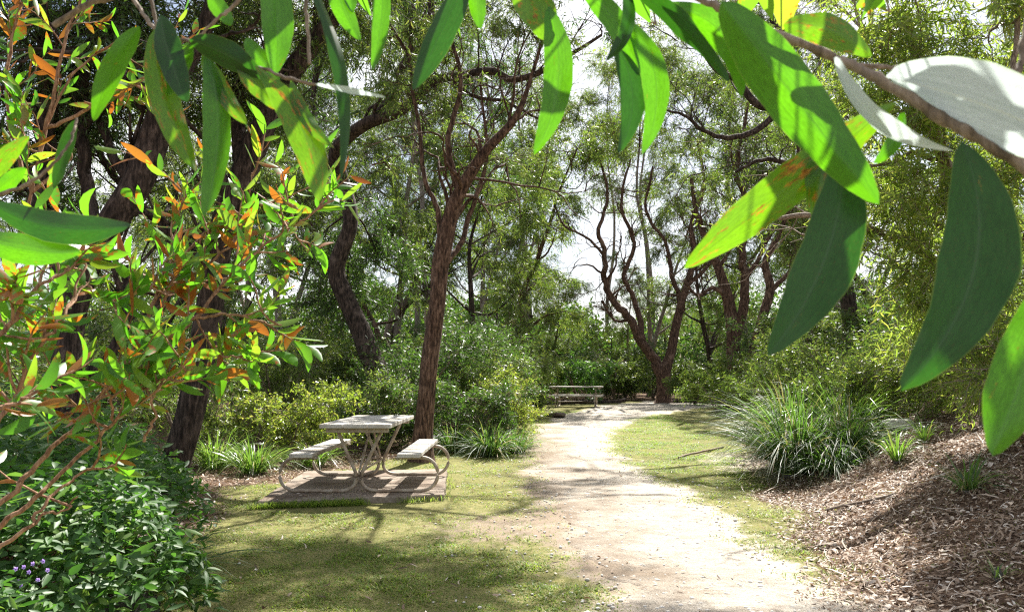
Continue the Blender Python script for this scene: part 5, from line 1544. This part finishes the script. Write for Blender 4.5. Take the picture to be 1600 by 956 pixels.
SHADE = {rt.name: [(1190, 70, .47, .2, .12, .035, 100), (1300, 190, .46, .24, .11, .022, 70), (1260, 400, .5, .36, .14, .04, 95), (1230, 500, .5, .42, .12, .03, 60), (1520, 330, .44, .3, .12, .035, 80), (1480, 440, .44, .34, .1, .02, 120),
                   (1500, 150, .44, .2, .05, .02, 10), (1560, 200, .42, .22, .05, .02, 30), (1590, 600, .43, .42, .08, .02, 40)],
         md.name: [(965, 160, .57, .2, .12, .03, 90), (690, 60, .6, .16, .13, .03, 60), (830, 20, .6, .14, .06, .02, 10), (925, 40, .57, .14, .07, .012, 70)],
         lf_.name: [(270, 90, .6, .2, .1, .035, 90), (340, 200, .59, .26, .13, .02, 85), (360, 90, .585, .2, .12, .03, 10), (440, 20, .6, .15, .14, .025, 90), (180, 80, .62, .18, .07, .025, 30), (300, 230, .6, .26, .05, .018, 0), (450, 190, .57, .24, .05, .02, 40)]}
# unseen leaves added above the frame on three branches to shade those in view
for root, cx, w_, n_ in ((rt, .28, .34, 26), (md, .03, .20, 13), (lf_, -.22, .30, 20)):
    mb = MB()
    q = np.stack([cx + rng.uniform(-w_, w_, n_), .66 + rng.uniform(-.06, .12, n_), 1.3 + .66 * .56 + rng.uniform(.04, .30, n_)], -1)
    d = rng.normal(size=(n_, 3)) * .5 + np.array([0, 0, -.9])
    near_leaves(mb, q - np.array(root.location), d, rng.normal(size=(n_, 3)), rng.uniform(.08, .12, n_), rng.uniform(.018, .03, n_))
    tw = MB()
    for i in range(n_):
        e = q[i] + np.array([.03, .03, .05]); tw.tube(spline([q[i], (q[i] + e) / 2 + [0, .005, .01], e, [cx, .72, 2.02]], 8) - np.array(root.location), np.full(8, .001), 5)
    for (px, py, D, tt, ln, wd, ang) in SHADE.get(root.name, []):  # added leaves set square to the sun, shading chosen leaves below
        c = P(px, py, D) + SUN * tt
        e1 = unit(np.cross(SUNN, [0, 0, 1.])); e2 = np.cross(e1, SUNN)
        dd = e1 * math.cos(R(ang)) + e2 * math.sin(R(ang)); ss = -e1 * math.sin(R(ang)) + e2 * math.cos(R(ang))
        near_leaves(mb, (c - dd * ln / 2 - np.array(root.location))[None], dd[None], ss[None], np.array([ln]), np.array([wd]))
        tw.tube(spline([c - dd * ln / 2, c - dd * ln / 2 + [0, .01, .04], [cx, .72, 2.04]], 8) - np.array(root.location), np.full(8, .001), 5)
    mb.build('shade_foliage', M['bush_leaf'], root); tw.build('shade_twigs', M['twig'], root)

# rough grass leaning over the slab's front and right edges, dead leaves on top
m = 5200
i_ = rng.integers(0, nseg * 2, m); f_ = rng.random((m, 1))
q = ring[i_] * (1 - f_) + ring[(i_ + 1) % n_] * f_
outw = unit(q - cen)
q = q + outw * (.012 + .13 * rng.random((m, 1)) ** 1.5)
kk = vnoise(q[:, 0], q[:, 1], 2.3, 4) > -.35
q = q[kk]; m = len(q)
d, a = rand_dirs(m, 1.6)
mb = MB()
add_leaves(mb, np.column_stack([q, hgt(q[:, 0], q[:, 1]) - .004]), d, np.stack([-np.sin(a), np.cos(a), 0 * a], -1), rng.uniform(.05, .15, m), .006, 'sickle', 0, .3)
tag(mb.build('edge_grass', M['grass_green']), 'longer uncut grass growing against the concrete slab edge', 'grass', kind='stuff')
m = 170
mb = MB()
px_ = cen + (ring[rng.integers(0, n_, m)] - cen) * np.sqrt(rng.random((m, 1))) * .97
a = rng.uniform(0, 6.28, m); d = np.stack([np.cos(a), np.sin(a), rng.normal(0, .08, m)], -1)
add_leaves(mb, np.column_stack([px_, SLAB_T + .006 + .01 * rng.random(m)]), d, np.stack([-np.sin(a), np.cos(a), rng.normal(0, .25, m)], -1), rng.uniform(.02, .07, m), rng.uniform(.006, .014, m), 'sickle', rng.normal(0, .2, m), 0, .15)
tag(mb.build('leaf_litter', M['dead_leaf']), 'few dead leaves lying on the concrete slab', 'leaf litter', kind='stuff')
# small stones in the path
bm = bmesh.new(); bmesh.ops.create_icosphere(bm, subdivisions=1, radius=1)
SV = np.array([tuple(v.co) for v in bm.verts]); SF = np.array([[v.index for v in f.verts] for f in bm.faces]); bm.free()
m = 5200
y = 3.4 + 10 * rng.random(m) ** 1.5; c = np.interp(y, PC[:, 0], PC[:, 1]); x = c + rng.normal(0, .75, m)
r = .0035 + .007 * rng.random(m) ** 4 * 2
V = SV[None] * (r[:, None, None] * rng.uniform(.6, 1.3, (m, 1, 3))) * np.array([1, 1, .6]) + np.stack([x, y, hgt(x, y) + .006], -1)[:, None]
Fs = (SF[None] + (np.arange(m) * len(SV))[:, None, None]).reshape(-1, 3)
mb = MB(); mb.add(V.reshape(-1, 3), Fs)
tag(mb.build('pebbles', M['rock']), 'tiny pebbles and grit scattered over the sandy path', 'pebbles', kind='stuff')
